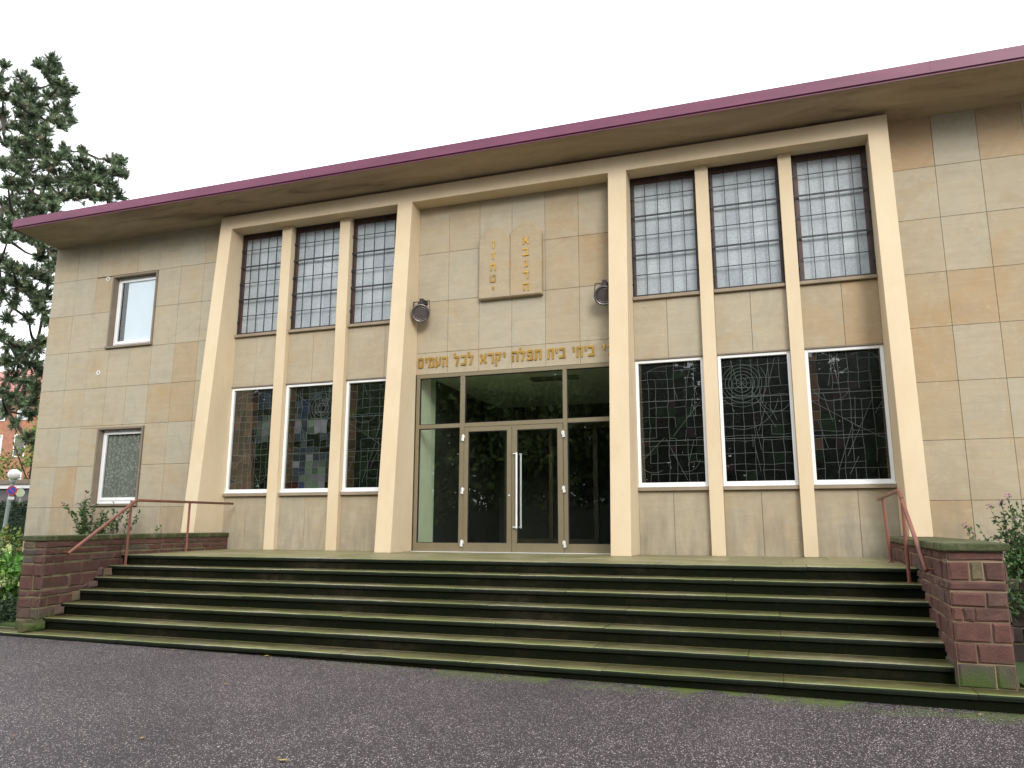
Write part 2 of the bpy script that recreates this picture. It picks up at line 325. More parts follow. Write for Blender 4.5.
# ------------------------------------------------------------ Hebrew letters as strokes (x0,y0,x1,y1,width) in a unit cell
V, H = .15, .21
GL = {
 'aleph': (.82, [(.10,.93,.76,.06,.20), (.70,.98,.58,.48,.15), (.28,.66,.10,.02,.15)]),
 'bet':   (.80, [(.02,.89,.62,.89,H), (.60,.95,.60,.10,V), (-.02,.11,.80,.11,H)]),
 'gimel': (.50, [(.10,.89,.38,.89,H), (.36,.95,.40,.05,V), (.34,.40,.08,.03,V)]),
 'dalet': (.72, [(.0,.89,.74,.89,H), (.58,.9,.58,.0,V)]),
 'he':    (.76, [(.0,.89,.70,.89,H), (.66,.95,.66,.0,V), (.12,.60,.12,.0,V)]),
 'vav':   (.30, [(.02,.89,.26,.89,H), (.22,.95,.20,.0,V)]),
 'zayin': (.40, [(.04,.90,.38,.86,H), (.22,.88,.22,.0,V)]),
 'het':   (.78, [(.04,.89,.74,.89,H), (.68,.95,.68,.0,V), (.12,.95,.12,.0,V)]),
 'tet':   (.80, [(.10,.98,.10,.10,V), (.06,.11,.70,.11,H), (.68,.10,.68,.92,V), (.40,.88,.70,.90,H)]),
 'yod':   (.34, [(.04,.89,.28,.89,H), (.24,.95,.20,.52,V)]),
 'kaf':   (.72, [(.02,.89,.60,.89,H), (.60,.95,.60,.05,V), (.02,.11,.62,.11,H)]),
 'lamed': (.66, [(.06,1.28,.06,.84,V), (.04,.85,.60,.85,H), (.56,.88,.28,.0,V)]),
 'mem':   (.82, [(.04,.98,.20,.70,V), (.24,.89,.70,.87,H), (.70,.90,.72,.06,V), (.36,.11,.74,.11,H), (.26,.80,.06,.0,V)]),
 'fmem':  (.80, [(.04,.89,.72,.89,H), (.68,.95,.68,.06,V), (.10,.11,.72,.11,H), (.14,.9,.14,.06,V)]),
 'ayin':  (.76, [(.06,.94,.22,.20,V), (.68,.94,.52,.30,V), (.62,.36,.0,.02,H), (.0,.90,.16,.90,H), (.56,.90,.74,.90,H)]),
 'pe':    (.76, [(.06,.89,.64,.89,H), (.66,.95,.66,.06,V), (.02,.11,.68,.11,H), (.12,.90,.12,.52,V), (.10,.52,.34,.50,H)]),
 'qof':   (.76, [(.0,.89,.72,.89,H), (.68,.92,.46,.20,V), (.12,.58,.12,-.28,V)]),
 'resh':  (.68, [(.0,.89,.60,.89,H), (.58,.95,.58,.0,V)]),
 'tav':   (.80, [(.04,.89,.72,.89,H), (.68,.95,.68,.0,V), (.18,.92,.16,.08,V), (-.02,.09,.20,.09,H)]),
}
def glyph(mb, name, x, z, s, y, d=.022, sx=1.0):
    for k, (a, b_, c, e, t) in enumerate(GL[name][1]):
        p, q = Vector((a*sx, b_)), Vector((c*sx, e)); dr = (q-p).normalized(); nn = Vector((-dr.y, dr.x))*t/2
        pts = [p-nn, q-nn, q+nn, p+nn]; pts = [(x+u.x*s, z+u.y*s) for u in pts]
        yy = y-.0007*k
        mb.hexa([(pts[0][0], yy-d, pts[0][1]), (pts[1][0], yy-d, pts[1][1]), (pts[1][0], yy, pts[1][1]), (pts[0][0], yy, pts[0][1]),
                 (pts[3][0], yy-d, pts[3][1]), (pts[2][0], yy-d, pts[2][1]), (pts[2][0], yy, pts[2][1]), (pts[3][0], yy, pts[3][1])], .5)
def word(mb, letters, x0, x1, z, s, y):
    gap = .20; tot = sum(GL[l][0] for l in letters)+gap*(len(letters)-1); sx = (x1-x0)/(tot*s); x = x0
    for l in letters:
        glyph(mb, l, x, z, s, y, sx=sx); x += (GL[l][0]+gap)*s*sx

# ============================================================ GROUND
def gz_at(x): return -1.07-.0085*max(-12, min(10, x))
mb = MB()
xs = [-400, -60, -30, -12, -6, 0, 5, 10, 40, 400]; ys = [-400, -60, -20, -5, 40, 400]
V2 = [(x, y, gz_at(x)) for y in ys for x in xs]; nx = len(xs)
mb.mesh(V2, [(j*nx+i, j*nx+i+1, (j+1)*nx+i+1, (j+1)*nx+i) for j in range(len(ys)-1) for i in range(nx-1)])
tag(mb.build('ground', M['asphalt']), kind='structure')
mb = MB()      # planted ground left of and behind the steps
mb.box(-60, -7.9, -5.2, 60, -1.5, -.93)
mb.box(4.75, 60, -4.9, 60, -1.5, -1.06)
tag(mb.build('garden_ground', M['lawn']), kind='structure')
mb = MB(); mb.hexa([(-13.3,-1.3,-.95),(-9.1,-1.9,-.95),(-9.3,0,-.95),(-13.4,0,-.95),(-13.0,-1.1,.10),(-9.1,-1.3,.12),(-9.35,0,.20),(-13.2,0,.20)])
tag(mb.build('planting_bed', M['soil']), kind='structure')

# ============================================================ BUILDING
B = thing('synagogue_building', (-2.2, 0, -1.07), 'sandstone clad two storey synagogue with cream portal frame, tall windows and burgundy roof edge', 'building')
ZB, ZT = 7.088, 7.413
PX = [(-9.083,-8.759), (-4.577,-4.241), (-.132,.214), (4.377,4.693)]       # big pillars
MX = [(-7.588,-7.343), (-6.108,-5.858), (1.45,1.683), (2.911,3.135)]       # slim mullions
bays = [(-8.759,-7.588), (-7.343,-6.108), (-5.858,-4.577), (.214,1.45), (1.683,2.911), (3.135,4.377)]
opens = [(-12.52,-11.14,4.70,6.50), (-12.52,-11.15,.96,2.75), (-4.241,-.132,-.5,3.50)]
for a, c in bays: opens += [(a, c, 1.165, 3.50), (a, c, 4.70, ZB+.05)]
def subtract(rects, o):
    out = []
    for (a, c, e, f) in rects:
        if o[0] >= c or o[1] <= a or o[2] >= f or o[3] <= e: out.append((a, c, e, f)); continue
        if e < o[2]: out.append((a, c, e, o[2]))
        if f > o[3]: out.append((a, c, o[3], f))
        lo, hi = max(e, o[2]), min(f, o[3])
        if a < o[0]: out.append((a, o[0], lo, hi))
        if c > o[1]: out.append((o[1], c, lo, hi))
    return out
rows = [-1.1, -.03, .9, 1.855, 2.805, 3.72, 4.65, 5.60, 6.52, 7.47]
slabs = []
def grid(xs, rows, tfun):
    for i in range(len(xs)-1):
        for j in range(len(rows)-1): slabs.append((xs[i], xs[i+1], rows[j], rows[j+1], tfun(i, j)))
grid([-14.5,-13.72,-13.06,-12.42,-11.80,-11.14,-10.47,-9.80,-9.083], rows, lambda i, j: random.uniform(.05, .62) if random.random() < .85 else random.uniform(.7, .85))
rt_t = {(0,8): .95, (1,8): .06, (2,8): .90, (0,7): .35, (1,7): .3, (2,7): .5, (0,6): .62, (1,6): .40, (0,5): .78, (1,5): .90, (2,5): .82, (0,4): .85, (1,4): .45, (0,3): .74, (1,3): .55, (0,2): .55, (1,2): .6}
grid([4.693,5.415,6.09,6.76,7.43,8.1,8.8,9.5,10.2,11,12,13,14], rows, lambda i, j: rt_t.get((i, j), random.choice([.3,.5,.7,.85,.4])))
ct = {(0,3): .45, (1,3): .6, (2,3): .33, (3,3): .2, (4,3): .68, (5,3): .45, (4,2): .72, (5,2): .80, (0,2): .35, (1,2): .2, (2,1): .2, (3,1): .15, (4,1): .7, (5,1): .5, (0,1): .45, (1,1): .6}
grid([-4.241,-3.56,-2.882,-2.188,-1.497,-.815,-.132], [3.50,3.945,5.02,6.06,ZB], lambda i, j: ct.get((i, j+0 if j else 9), ct.get((i, j), .5)) if j else .5)
for k, (a, c) in enumerate(bays):
    mid = {0: -8.18, 1: -6.72, 2: -4.98, 3: .83, 4: 2.30, 5: 3.80}[k]
    for (p, q) in ((a, mid), (mid, c)):
        slabs.append((p, q, 3.50, 4.63, random.uniform(.2, .5) if k != 5 else (.7 if q == mid else .9)))
        slabs.append((p, q, -.03, 1.10, random.uniform(.25, .55)))
mb = MB()
for (x0, x1, z0, z1, t) in slabs:
    rs = [(x0, x1, z0, z1)]
    for o in opens[:3]: rs = subtract(rs, o)
    for (a, c, e, f) in rs:
        if c-a < .03 or f-e < .03: continue
        g = .0027
        mb.block((a+g, .03, e+g), (1,0,0), (0,-1,0), (0,0,1), c-a-2*g, f-e-2*g, .03+random.uniform(-.0015,.0015), .003, 0, t)
wall = mb.build('wall_cladding', M['stone'], B)
mb = MB(); rs = [(-14.5, 14, -1.5, 7.5)]
for o in opens: rs = subtract(rs, o)
for (a, c, e, f) in rs: mb.box(a+.001 if a > -14.5 else a, c, .03, .38, e, f)
mb.box(-14.5, -14.2, .38, 18, -1.5, 7.5); mb.box(13.7, 14, .38, 18, -1.5, 7.5); mb.box(-14.5, 14, 18, 18.3, -1.5, 7.5)
mb.box(-14.2, 13.7, .38, 18, 4.0, 4.3)
mb.build('masonry_wall', M['joint'], B)

# tapered portal frame: pillars lean out towards the ground
Db, Dt = .883, .372
fy = lambda z: -(Db+(Dt-Db)*z/ZT)
mb = MB()
ol = [(PX[0][0], .341), (PX[0][0], ZT), (PX[3][1], ZT), (PX[3][1], .341), (PX[3][0], .341), (PX[3][0], ZB), (PX[2][1], ZB), (PX[2][1], 0), (PX[2][0], 0), (PX[2][0], ZB), (PX[1][1], ZB), (PX[1][1], 0), (PX[1][0], 0), (PX[1][0], ZB), (PX[0][1], ZB), (PX[0][1], .341)]
k = len(ol); mb.mesh([(x, fy(z), z) for x, z in ol]+[(x, .02, z) for x, z in ol], [tuple(range(k)), tuple(range(2*k-1, k-1, -1))]+[(i, k+i, k+(i+1) % k, (i+1) % k) for i in range(k)])
fr = mb.build('portal_frame', M['plaster'], B)
bv = fr.modifiers.new('b', 'BEVEL'); bv.width = .008; bv.segments = 2; bv.limit_method = 'ANGLE'
for (a, c) in MX:
    mb = MB(); mb.box(a, c, -.13, .14, 0, ZB-.001)
    q = mb.build('mullion', M['plaster'], B); bv = q.modifiers.new('b', 'BEVEL'); bv.width = .006; bv.segments = 2

# roof: soffit rises a little towards the burgundy edge
mb = MB()
mb.hexa([(-14.5,-1.20,7.525),(14.8,-1.20,7.525),(14.8,.0,7.44),(-14.5,.0,7.44),(-14.5,-1.20,7.70),(14.8,-1.20,7.70),(14.8,.0,7.70),(-14.5,.0,7.70)])
sf = mb.build('soffit', M['soffit'], B)
mb = MB(); mb.box(-14.5, 14.8, .001, 18.4, 7.505, 7.72); mb.box(-14.5, 14.8, -1.20, 0, 7.702, 7.72); mb.build('roof', M['roof_felt'], B)
mb = MB(); xx = -14.53
while xx < 14.8:
    x2 = min(14.83, xx+random.uniform(3.4, 4.2)); mb.box(xx, x2-.004, -1.232, -1.203, 7.545, 7.755); mb.box(xx, x2-.004, -1.215, -1.203, 7.515, 7.5445); mb.box(xx, x2-.004, -1.245, -1.2322, 7.552, 7.567)
    mb.box(x2-.06, x2-.0, -1.2345, -1.2322, 7.568, 7.755); xx = x2
mb.box(-14.53, 14.8, -1.203, -.95, 7.735, 7.755)
mb.box(-14.532, -14.503, -1.2, 3, 7.50, 7.755)
mb.build('fascia', M['fascia'], B)

# sills
for (a, c) in bays:
    mb = MB(); mb.block((a+.002, .03, 1.105), (1,0,0), (0,-1,0), (0,0,1), c-a-.004, .058, .11, .006); mb.mesh([(a+.002,-.075,1.163),(c-.002,-.075,1.163),(c-.002,.1,1.166),(a+.002,.1,1.166)], [(0,1,2,3)])
    mb.build('lower_window_sill', M['sill'], B)
    mb = MB(); mb.block((a+.002, .03, 4.635), (1,0,0), (0,-1,0), (0,0,1), c-a-.004, .06, .10, .006); mb.mesh([(a+.002,-.065,4.695),(c-.002,-.065,4.695),(c-.002,.14,4.698),(a+.002,.14,4.698)], [(0,1,2,3)])
    mb.build('upper_window_sill', M['sill'], B)
    mb = MB(); mb.box(a+.001, c-.001, -.03, .03, 3.487, 3.512); mb.build('window_lintel_drip', M['surround'], B)

# stained glass windows of the ground floor
def lowwin(k, a, c):
    W, H0, H1 = c-a, 1.166, 3.485
    f = MB(); t = .055; y0, y1 = .0, .07
    za, zb = H0+.003, H1
    f.box(a+.004, a+.004+t, y0, y1, za, zb); f.box(c-.004-t, c-.004, y0, y1, za, zb)
    f.box(a+.004+t, c-.004-t, y0+.001, y1, zb-t, zb); f.box(a+.004+t, c-.004-t, y0+.001, y1, za, za+.085)
    f.box(a+.002, c-.002, -.03, y0-.001, za, za+.03)
    fo = f.build('stained_window', M['pvc'], B); bv = fo.modifiers.new('b', 'BEVEL'); bv.width = .004; bv.segments = 1; bv.limit_method = 'ANGLE'
    ga, gc, gb, gt = a+.059, c-.059, za+.085, zb-t
    p = MB(); p.box(ga, gc, .030, .036, gb, gt); p.build('pane', M['glass'], fo)
    # coloured glass
    gw, gh = gc-ga, gt-gb
    def col(u, v):
        r = random.random()
        if k == 0:
            if u < .17: return 9 if r < .5 else 1
            if u < .30: return 2 if .35 < v < .8 else 3
            if u < .52: return 9 if r < .55 else (4 if v < .4 else 1)
            if v > .80: return 5 if r < .4 else 8
            if .48 < v < .72: return 6 if r < .35 else (7 if r < .7 else 8)
            return 0 if r < .5 else 2
        if k == 1:
            if .53 < v < .68 and .08 < u < .30: return 6
            if .53 < v < .68 and .40 < u < .80: return 7 if u < .55 else 6
            if v < .30 and .36 < u < .85: return 7 if r < .6 else 6
            if .05 < v < .30 and .12 < u < .26: return 6 if r < .6 else 8
            if .24 < u < .40 and v < .9: return 5 if r < .5 else 8
            if v < .06 and u < .35: return 4
            if u < .14: return 9 if r < .6 else 3
            return 0 if r < .5 else 8
        if k == 2:
            if u < .18: return 9 if r < .6 else 3
            return 2 if r < .5 else 0
        if u < .06: return 9
        return 1 if r < .10 else (2 if r < .16 else 0)
    g = MB(); nu, nv = 7, 13
    U = [0]+sorted((i+random.uniform(-.25,.25))/nu for i in range(1, nu))+[1]; Vv = [0]+[(j+random.uniform(-.25,.25))/nv for j in range(1, nv)]+[1]
    P = {}
    if k < 2: nu, nv = 7, 15; U = [i/nu for i in range(nu+1)]; Vv = [j/nv for j in range(nv+1)]
    for i in range(nu+1):
        for j in range(nv+1):
            P[i, j] = (min(1, max(0, U[i]+(random.uniform(-.012,.012) if 0 < i < nu else 0))), min(1, max(0, Vv[j]+(random.uniform(-.006,.006) if 0 < j < nv else 0))))
    q = lambda u, v, y=.082: (ga+u*gw, y, gb+v*gh)
    for i in range(nu):
        for j in range(nv):
            cs = [P[i,j], P[i+1,j], P[i+1,j+1], P[i,j+1]]; um = sum(e[0] for e in cs)/4; vm = sum(e[1] for e in cs)/4
            g.face([q(*e) for e in cs], random.random(), col(um, vm))
    g.mesh([q(0,0,.09),q(1,0,.09),q(1,1,.09),q(0,1,.09)], [(0,1,2,3)], .1, 0)
    g.build('stained_glass', ST, fo)
    L = MB(); wd = .0034
    def line(u0, v0, u1, v1, wd=wd, y=.078):
        A, Bq = Vector((ga+u0*gw, 0, gb+v0*gh)), Vector((ga+u1*gw, 0, gb+v1*gh)); d = (Bq-A)
        if d.length < 1e-4: return
        d.normalize(); n = Vector((-d.z, 0, d.x))*wd; y += random.uniform(-.0012, .0012)
        pts = [A-n, Bq-n, Bq+n, A+n]
        L.mesh([(e.x, y, e.z) for e in pts]+[(e.x, y-.003, e.z) for e in pts], [(4,5,6,7), (0,1,5,4), (2,3,7,6)], random.random())
    for i in range(1, nu):
        for j in range(nv):
            if random.random() < .93: line(*P[i,j], *P[i,j+1])
    for j in range(1, nv):
        for i in range(nu):
            if random.random() < .8: line(*P[i,j], *P[i+1,j])
    for j in (1, 2): line(0, j/3+.01, 1, j/3+.01, .0055, .072)
    for q_ in range(0): 
        line(0, (q_+.5)/5, 1, (q_+.5)/5+random.uniform(-.004,.004))
    for q_ in range(8):        # slanting leads
        u, v = random.random(), random.random()*.9; line(u, v, min(1, max(0, u+random.uniform(-.14,.14))), min(1, v+random.uniform(.08,.25)))
    asp = gw/gh
    def ring(cu, cv, r, s0=0, s1=360, sq=1):
        n = 26; pr = None
        for e in range(n+1):
            an = R(s0+(s1-s0)*e/n); u, v = cu+math.cos(an)*r/gw, cv+math.sin(an)*r*sq/gh
            if 0 <= u <= 1 and 0 <= v <= 1:
                if pr: line(*pr, u, v)
                pr = (u, v)
            else: pr = None
    if k == 4:
        for r in (.09, .16, .22, .28, .34): ring(.30, .79, r)
        ring(.30, .79, .42, 200, 400); ring(.28, .70, .62, 190, 350); ring(.8, .66, .24, 180, 380)
        for a_ in range(0, 180, 45): line(.30-math.cos(R(a_))*.15/gw, .79-math.sin(R(a_))*.15/gh, .30+math.cos(R(a_))*.15/gw, .79+math.sin(R(a_))*.15/gh)
        line(.72, .95, .6, .62); line(.45, .72, .78, .42)
    if k == 1:
        for r in (.10, .17, .24, .31): ring(.72, .78, r)
        for h0 in (90, 270):
            tri = [(.72+math.cos(R(h0+d))*.17/gw, .78+math.sin(R(h0+d))*.17/gh) for d in (0, 120, 240, 360)]
            for e in range(3): line(*tri[e], *tri[e+1])
        ring(.55, .72, .42, 150, 300); line(.1, .95, .5, .8)
    if k in (0, 3):
        line(.52, .38, 1, .68); line(.38, .37, .04, .20); line(.40, .36, .72, .02); ring(.2, .22, .3, 190, 300); ring(.7, .2, .25, 250, 350); ring(.5, .88, .5, 20, 160, .4)
    if k in (2, 5):
        line(0, .62, .62, .41); line(.62, .41, 1, .30); line(.45, .18, .85, .62); ring(.3, .75, .3, 200, 340); ring(.75, .85, .3, 0, 120)
        line(.55, .42, .3, .05)
    L.build('leading', M['lead'], fo)
for k, (a, c) in enumerate(bays): lowwin(k, a, c)

# upper windows: brown frames, milky panes, welded bars in front
def upwin(k, a, c):
    za, zb = 4.70, ZB-.003
    wide = .10 if k == 5 else .065
    f = MB(); y0, y1 = .06, .13
    f.box(a+.003, a+wide, y0, y1, za, zb); f.box(c-wide*(.9), c-.003, y0, y1, za, zb); f.box(a+wide, c-wide*.9, y0+.001, y1, zb-.10, zb); f.box(a+wide, c-wide*.9, y0+.001, y1, za, za+.06)
    fo = f.build('upper_window', M['brown'], B)
    W = c-a; xs = [a+.055+(W-.075)*e for e in (0, .19, .395, .60, .805, 1)]; zs = [za+.05+(zb-za-.12)*e/6 for e in range(7)]
    xs[0] = a+wide; xs[-1] = c-wide*.9; zs[0] = za+.06; zs[-1] = zb-.10
    p = MB()
    for i in range(5):
        for j in range(6):
            y = .10; s1, s2 = random.uniform(-.0025,.0025), random.uniform(-.0025,.0025)
            p.face([(xs[i],y-s1,zs[j]),(xs[i+1],y+s1,zs[j]),(xs[i+1],y+s1+s2,zs[j+1]),(xs[i],y-s1+s2,zs[j+1])], random.random())
    p.build('pane', M['milky'], fo)
    g = MB(); zs2 = [za+.04+(zb-za-.05)*e/6 for e in range(7)]
    for x in xs[1:-1]: g.box(x-.007, x+.007, .010, .024, za+.03, zb-.02)
    for x in (a+.035, c-.035): g.box(x-.009, x+.009, .008, .024, za+.02, zb-.01)
    for j in range(1, 6):
        t = .016 if j in (2, 4) else .008; g.box(a+.008, c-.008, -.006 if j in (2, 4) else .002, .0095, zs2[j]-t, zs2[j]+t)
    for z in (zs2[0]-.01, zs2[6]-.01): g.box(a+.02, c-.02, .0, .0095, z-.008, z+.008)
    for z in (za+.3, (za+zb)/2, zb-.4):
        for x in (a+.02, c-.02): g.box(x-.018, x+.018, .0, .06, z-.03, z+.03)
    g.build('window_bars', M['bar'], fo)
for k, (a, c) in enumerate(bays): upwin(k, a, c)
# dark sheets stand in for the unlit room behind the glass
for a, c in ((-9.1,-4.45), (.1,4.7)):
    mb = MB(); mb.box(a, c, .30, .34, .8, 7.2); mb.build('dark_backing', M['unlit_interior'], B)

# two windows of the left wing
def wing(z0, z1, x0, x1, low):
    s = MB(); t = .045; d = -.028
    s.box(x0, x0+t, d, .20, z0, z1); s.box(x1-t, x1, d, .20, z0, z1); s.box(x0+t, x1-t, d, .20, z1-t, z1); s.box(x0-.02, x1+.02, -.06, .20, z0-.03, z0+.02)
    s.box(x0+t, x1-t, .205, .21, z0, z1) if 0 else None
    nm = tag(s.build('wing_window', M['surround'], B))
    f = MB(); a, c, e, g = x0+t, x1-t, z0+.02, z1-t; w1 = .055; y0, y1 = .13, .19
    f.box(a, a+w1, y0, y1, e, g); f.box(c-w1, c, y0, y1, e, g); f.box(a+w1, c-w1, y0, y1, e, e+.075); f.box(a+w1, c-w1, y0, y1, g-w1, g)
    a2, c2, e2, g2 = a+w1, c-w1, e+.075, g-w1; w2 = .055; y0 = .115
    f.box(a2, a2+w2, y0, y1-.02, e2, g2); f.box(c2-w2, c2, y0, y1-.02, e2, g2); f.box(a2+w2, c2-w2, y0, y1-.02, e2, e2+w2+.015); f.box(a2+w2, c2-w2, y0, y1-.02, g2-w2, g2)
    fo = f.build('window_frame', M['pvc'], nm); bv = fo.modifiers.new('b', 'BEVEL'); bv.width = .006; bv.segments = 2; bv.limit_method = 'ANGLE'
    p = MB(); p.box(a2+w2, c2-w2, .135, .141, e2+w2+.015, g2-w2); p.build('pane', M['glass'], nm)
    q = MB()
    if low:
        n = 90; za, zb = e2, g2
        for i in range(n):
            xa, xb = a2+(c2-a2)*i/n, a2+(c2-a2)*(i+1)/n; fyy = lambda x: .19+.022*math.sin(x*44)+.010*math.sin(x*97+1)
            q.mesh([(xa,fyy(xa),za),(xb,fyy(xb),za),(xb,fyy(xb),zb),(xa,fyy(xa),zb)], [(0,1,2,3)])
        q.build('lace_curtain', M['lace'], nm, smooth=False)
    else:
        q.box(a2+.235, c2, .16, .165, e2, g2); q.build('pale_sheet', M['blind'], nm)  # pale sheet added behind the pane to make it read white
    k = MB(); k.box(x0, x1, .34, .36, z0-.1, z1+.1); k.box(x0-.001, x0+.01, .2, .36, z0, z1); k.build('room_dark', M['unlit_interior'], nm)  # dark sheet stands in for the unlit room
wing(4.70, 6.50, -12.52, -11.14, False)
wing(.96, 2.75, -12.52, -11.15, True)

# glazed entrance
mb = MB(); x0, x1 = -4.225, -.14
y0, y1 = -.005, .075
mb.box(x0, x0+.075, y0, y1, 0, 3.495); mb.box(x1-.07, x1, y0, y1, 0, 3.495)
for a, c in ((-3.262,-3.165), (-1.165,-1.085)): mb.box(a, c, y0-.003, y1, 0, 3.44)
mb.box(x0+.075, x1-.07, y0-.006, y1, 3.42, 3.495)
for a, c in ((x0+.075,-3.262), (-3.165,-1.165), (-1.085,x1-.07)): mb.box(a, c, y0, y1, 2.395, 2.475)
for a, c in ((x0+.075,-3.262), (-1.085,x1-.07)): mb.box(a, c, y0, y1, 0.0, .17)
D = mb.build('glazed_entrance', M['bronze'], B); bv = D.modifiers.new('b', 'BEVEL'); bv.width = .004; bv.segments = 1; bv.limit_method = 'ANGLE'
mb = MB()
for a, c, e, f in ((x0+.075,-3.262,.17,2.395), (-1.085,x1-.07,.17,2.395), (x0+.075,-3.262,2.475,3.42), (-3.165,-1.165,2.475,3.42), (-1.085,x1-.07,2.475,3.42)):
    for (p, q, r_, s_) in ((a, a+.012, e, f), (c-.012, c, e, f), (a+.012, c-.012, e, e+.012), (a+.012, c-.012, f-.012, f)): mb.box(p, q, .012, .055, r_, s_)
mb.box(x0-.012, x0-.001, -.02, .08, 0, 3.5); mb.build('glazing_seal', M['black'], D)
for a, c, e, f in ((x0+.075,-3.262,.17,2.395), (-1.085,x1-.07,.17,2.395), (x0+.075,-3.262,2.475,3.42), (-3.165,-1.165,2.475,3.42), (-1.085,x1-.07,2.475,3.42)):
    mb = MB(); mb.box(a+.008, c-.008, .030, .038, e+.008, f-.008); mb.build('pane', M['glass'], D)
for s, (a, c) in enumerate(((-3.160,-2.181), (-2.174,-1.170))):
    mb = MB(); ya, yb = -.018, .055; ga, gc = (a+.085, c-.095) if s == 0 else (a+.10, c-.105)
    mb.box(a, ga, ya, yb, .012, 2.388); mb.box(gc, c, ya, yb, .012, 2.388); mb.box(ga, gc, ya, yb, .012, .175); mb.box(ga, gc, ya, yb, 2.30, 2.388)
    dd = mb.build('door_leaf', M['bronze'], B); bv = dd.modifiers.new('b', 'BEVEL'); bv.width = .004; bv.segments = 1; bv.limit_method = 'ANGLE'
    mb = MB(); mb.box(ga-.01, gc+.01, .018, .026, .165, 2.31); mb.build('pane', M['glass'], dd)
    mb = MB()
    for (p, q, r_, s_) in ((ga, ga+.012, .175, 2.30), (gc-.012, gc, .175, 2.30), (ga+.012, gc-.012, .175, .187), (ga+.012, gc-.012, 2.288, 2.30)): mb.box(p, q, -.004, .0175, r_, s_)
    mb.build('glazing_seal', M['black'], dd)
    hx = a-.012 if s == 0 else c+.012
    for z in (.175, 1.165, 2.19):
        mb = MB(); sg = -1 if s == 0 else 1
        mb.box(hx-.028, hx+.028, -.052, -.0185, z-.012, z+.045); mb.box(hx+sg*.012-.024, hx+sg*.012+.024, -.05, -.0190, z-.062, z-.0125)
        mb.tube([(hx, -.045, z-.07), (hx, -.045, z+.06)], .013, 10); mb.build('hinge', M['steel'], dd)
    if s == 1:
        mb = MB(); hxx = -2.06
        mb.tube([(hxx, -.085, .45), (hxx, -.085, 1.86)], .019, 14)
        for z in (.47, 1.84): mb.tube([(hxx, -.085, z), (hxx-.065, -.075, z), (hxx-.065, -.0185, z)], .011, 10)
        mb.build('handle', M['steel'], dd)
        mb = MB(); mb.tube([(hxx+.015, .13, .45), (hxx+.015, .13, 1.86)], .019, 14)
        for z in (.47, 1.84): mb.tube([(hxx+.015, .13, z), (hxx+.01, .0555, z)], .011, 10)
        mb.build('inner_handle', M['steel'], dd)
    if s == 0:
        mb = MB(); mb.lathe((-2.225, -.0185, 1.06), (0,-1,0), [(.0,.012),(.016,.012),(.018,.0)], 12); mb.build('lock', M['steel'], dd)
mb = MB(); mb.box(x0, x1, -.07, .08, .0, .0115); mb.build('threshold', M['steel'], B)
# lobby: daylight fall-off painted in, pale by the glass, dark beyond
mb = MB(); mb.box(-4.30, -4.235, .09, .95, 0, 3.6, .5, 0); mb.box(-4.30, -4.24, .951, 5, 0, 3.6, .5, 1); mb.box(-.13, -.08, .09, 5, 0, 3.6, .5, 1); mb.box(-4.3, -.08, 5, 5.1, 0, 3.6, .5, 1); mb.box(-4.3, -.08, .385, 5, 3.56, 3.66, .5, 0); mb.box(-4.3, -.08, .09, 5.1, -.05, -.002, .5, 2)
mb.build('lobby', [M['lobby'], M['unlit_interior'], M['lobby_floor']], B)
mb = MB()
for (a, c) in ((-3.25,-3.15), (-2.2,-2.12), (-1.2,-1.1), (-.25,-.14)): mb.box(a, c, 2.6, 2.68, .0, 2.62)
mb.box(-3.3, -.14, 2.6, 2.68, 2.62, 2.74); mb.box(-3.15, -1.2, 2.61, 2.67, 0, .22); mb.build('inner_door_frame', M['bronze_dark'], B)
mb = MB(); mb.box(-2.2, -1.2, 1.2, 1.45, 3.50, 3.555); mb.build('ceiling_light', M['lamp_rim'], B)

# gilded inscription
yi = -.003
for L, a, c in ((['fmem','yod','mem','ayin','he'], -4.20,-3.545), (['lamed','kaf','lamed'], -3.40,-2.99), (['aleph','resh','qof','yod'], -2.845,-2.31),
                (['he','lamed','pe','tav'], -2.175,-1.575), (['tav','yod','bet'], -1.455,-1.10), (['yod','tav','yod','bet'], -.965,-.535), (['yod','kaf'], -.395,-.145)):
    mb = MB(); word(mb, L, a, c, 3.640, .205, yi); mb.build('inscription_word', M['gold'], B)
for z in (6.458, 4.10):
    mb = MB(); mb.lathe((-12.70, 0.001, z), (0,-1,0), [(.0,.012),(.022,.012),(.022,.004)], 14, mi=1); mb.lathe((-12.70, 0.001, z), (0,-1,0), [(.03,.004),(.033,.012),(.05,.012),(.052,.0)], 18)
    mb.build('anchor_ring', [M['pvc'], M['surround']], B)

# ============================================================ TABLETS
T = thing('stone_tablets', (-2.19, -.002, 4.9), 'pair of round-topped stone tablets with gilded letters fixed above the entrance', 'relief')
for (a, c, top) in ((-2.855,-2.195,6.42), (-2.192,-1.535,6.42)):
    pts = [(a, 4.93), (c, 4.93)]; n = 22; cx, rx, rz = (a+c)/2, (c-a)/2, .29
    for e in range(n+1):
        an = math.pi*e/n; pts.append((cx+rx*math.cos(an), top-rz+rz*math.sin(an)))
    mb = MB(); k = len(pts); ins = .018
    def sh(p): return (cx+(p[0]-cx)*(1-ins/rx), 5.7+(p[1]-5.7)*(1-ins/.75))
    vs_ = [(p[0], -.001, p[1]) for p in pts]+[(p[0], -.105, p[1]) for p in pts]+[(sh(p)[0], -.125, sh(p)[1]) for p in pts]
    fs = [(i, (i+1) % k, k+(i+1) % k, k+i) for i in range(k)]+[(k+i, k+(i+1) % k, 2*k+(i+1) % k, 2*k+i) for i in range(k)]+[tuple(range(2*k, 3*k))]
    mb.mesh(vs_, fs, .70 if a < -2.5 else .76); mb.build('tablet', M['stone'], T)
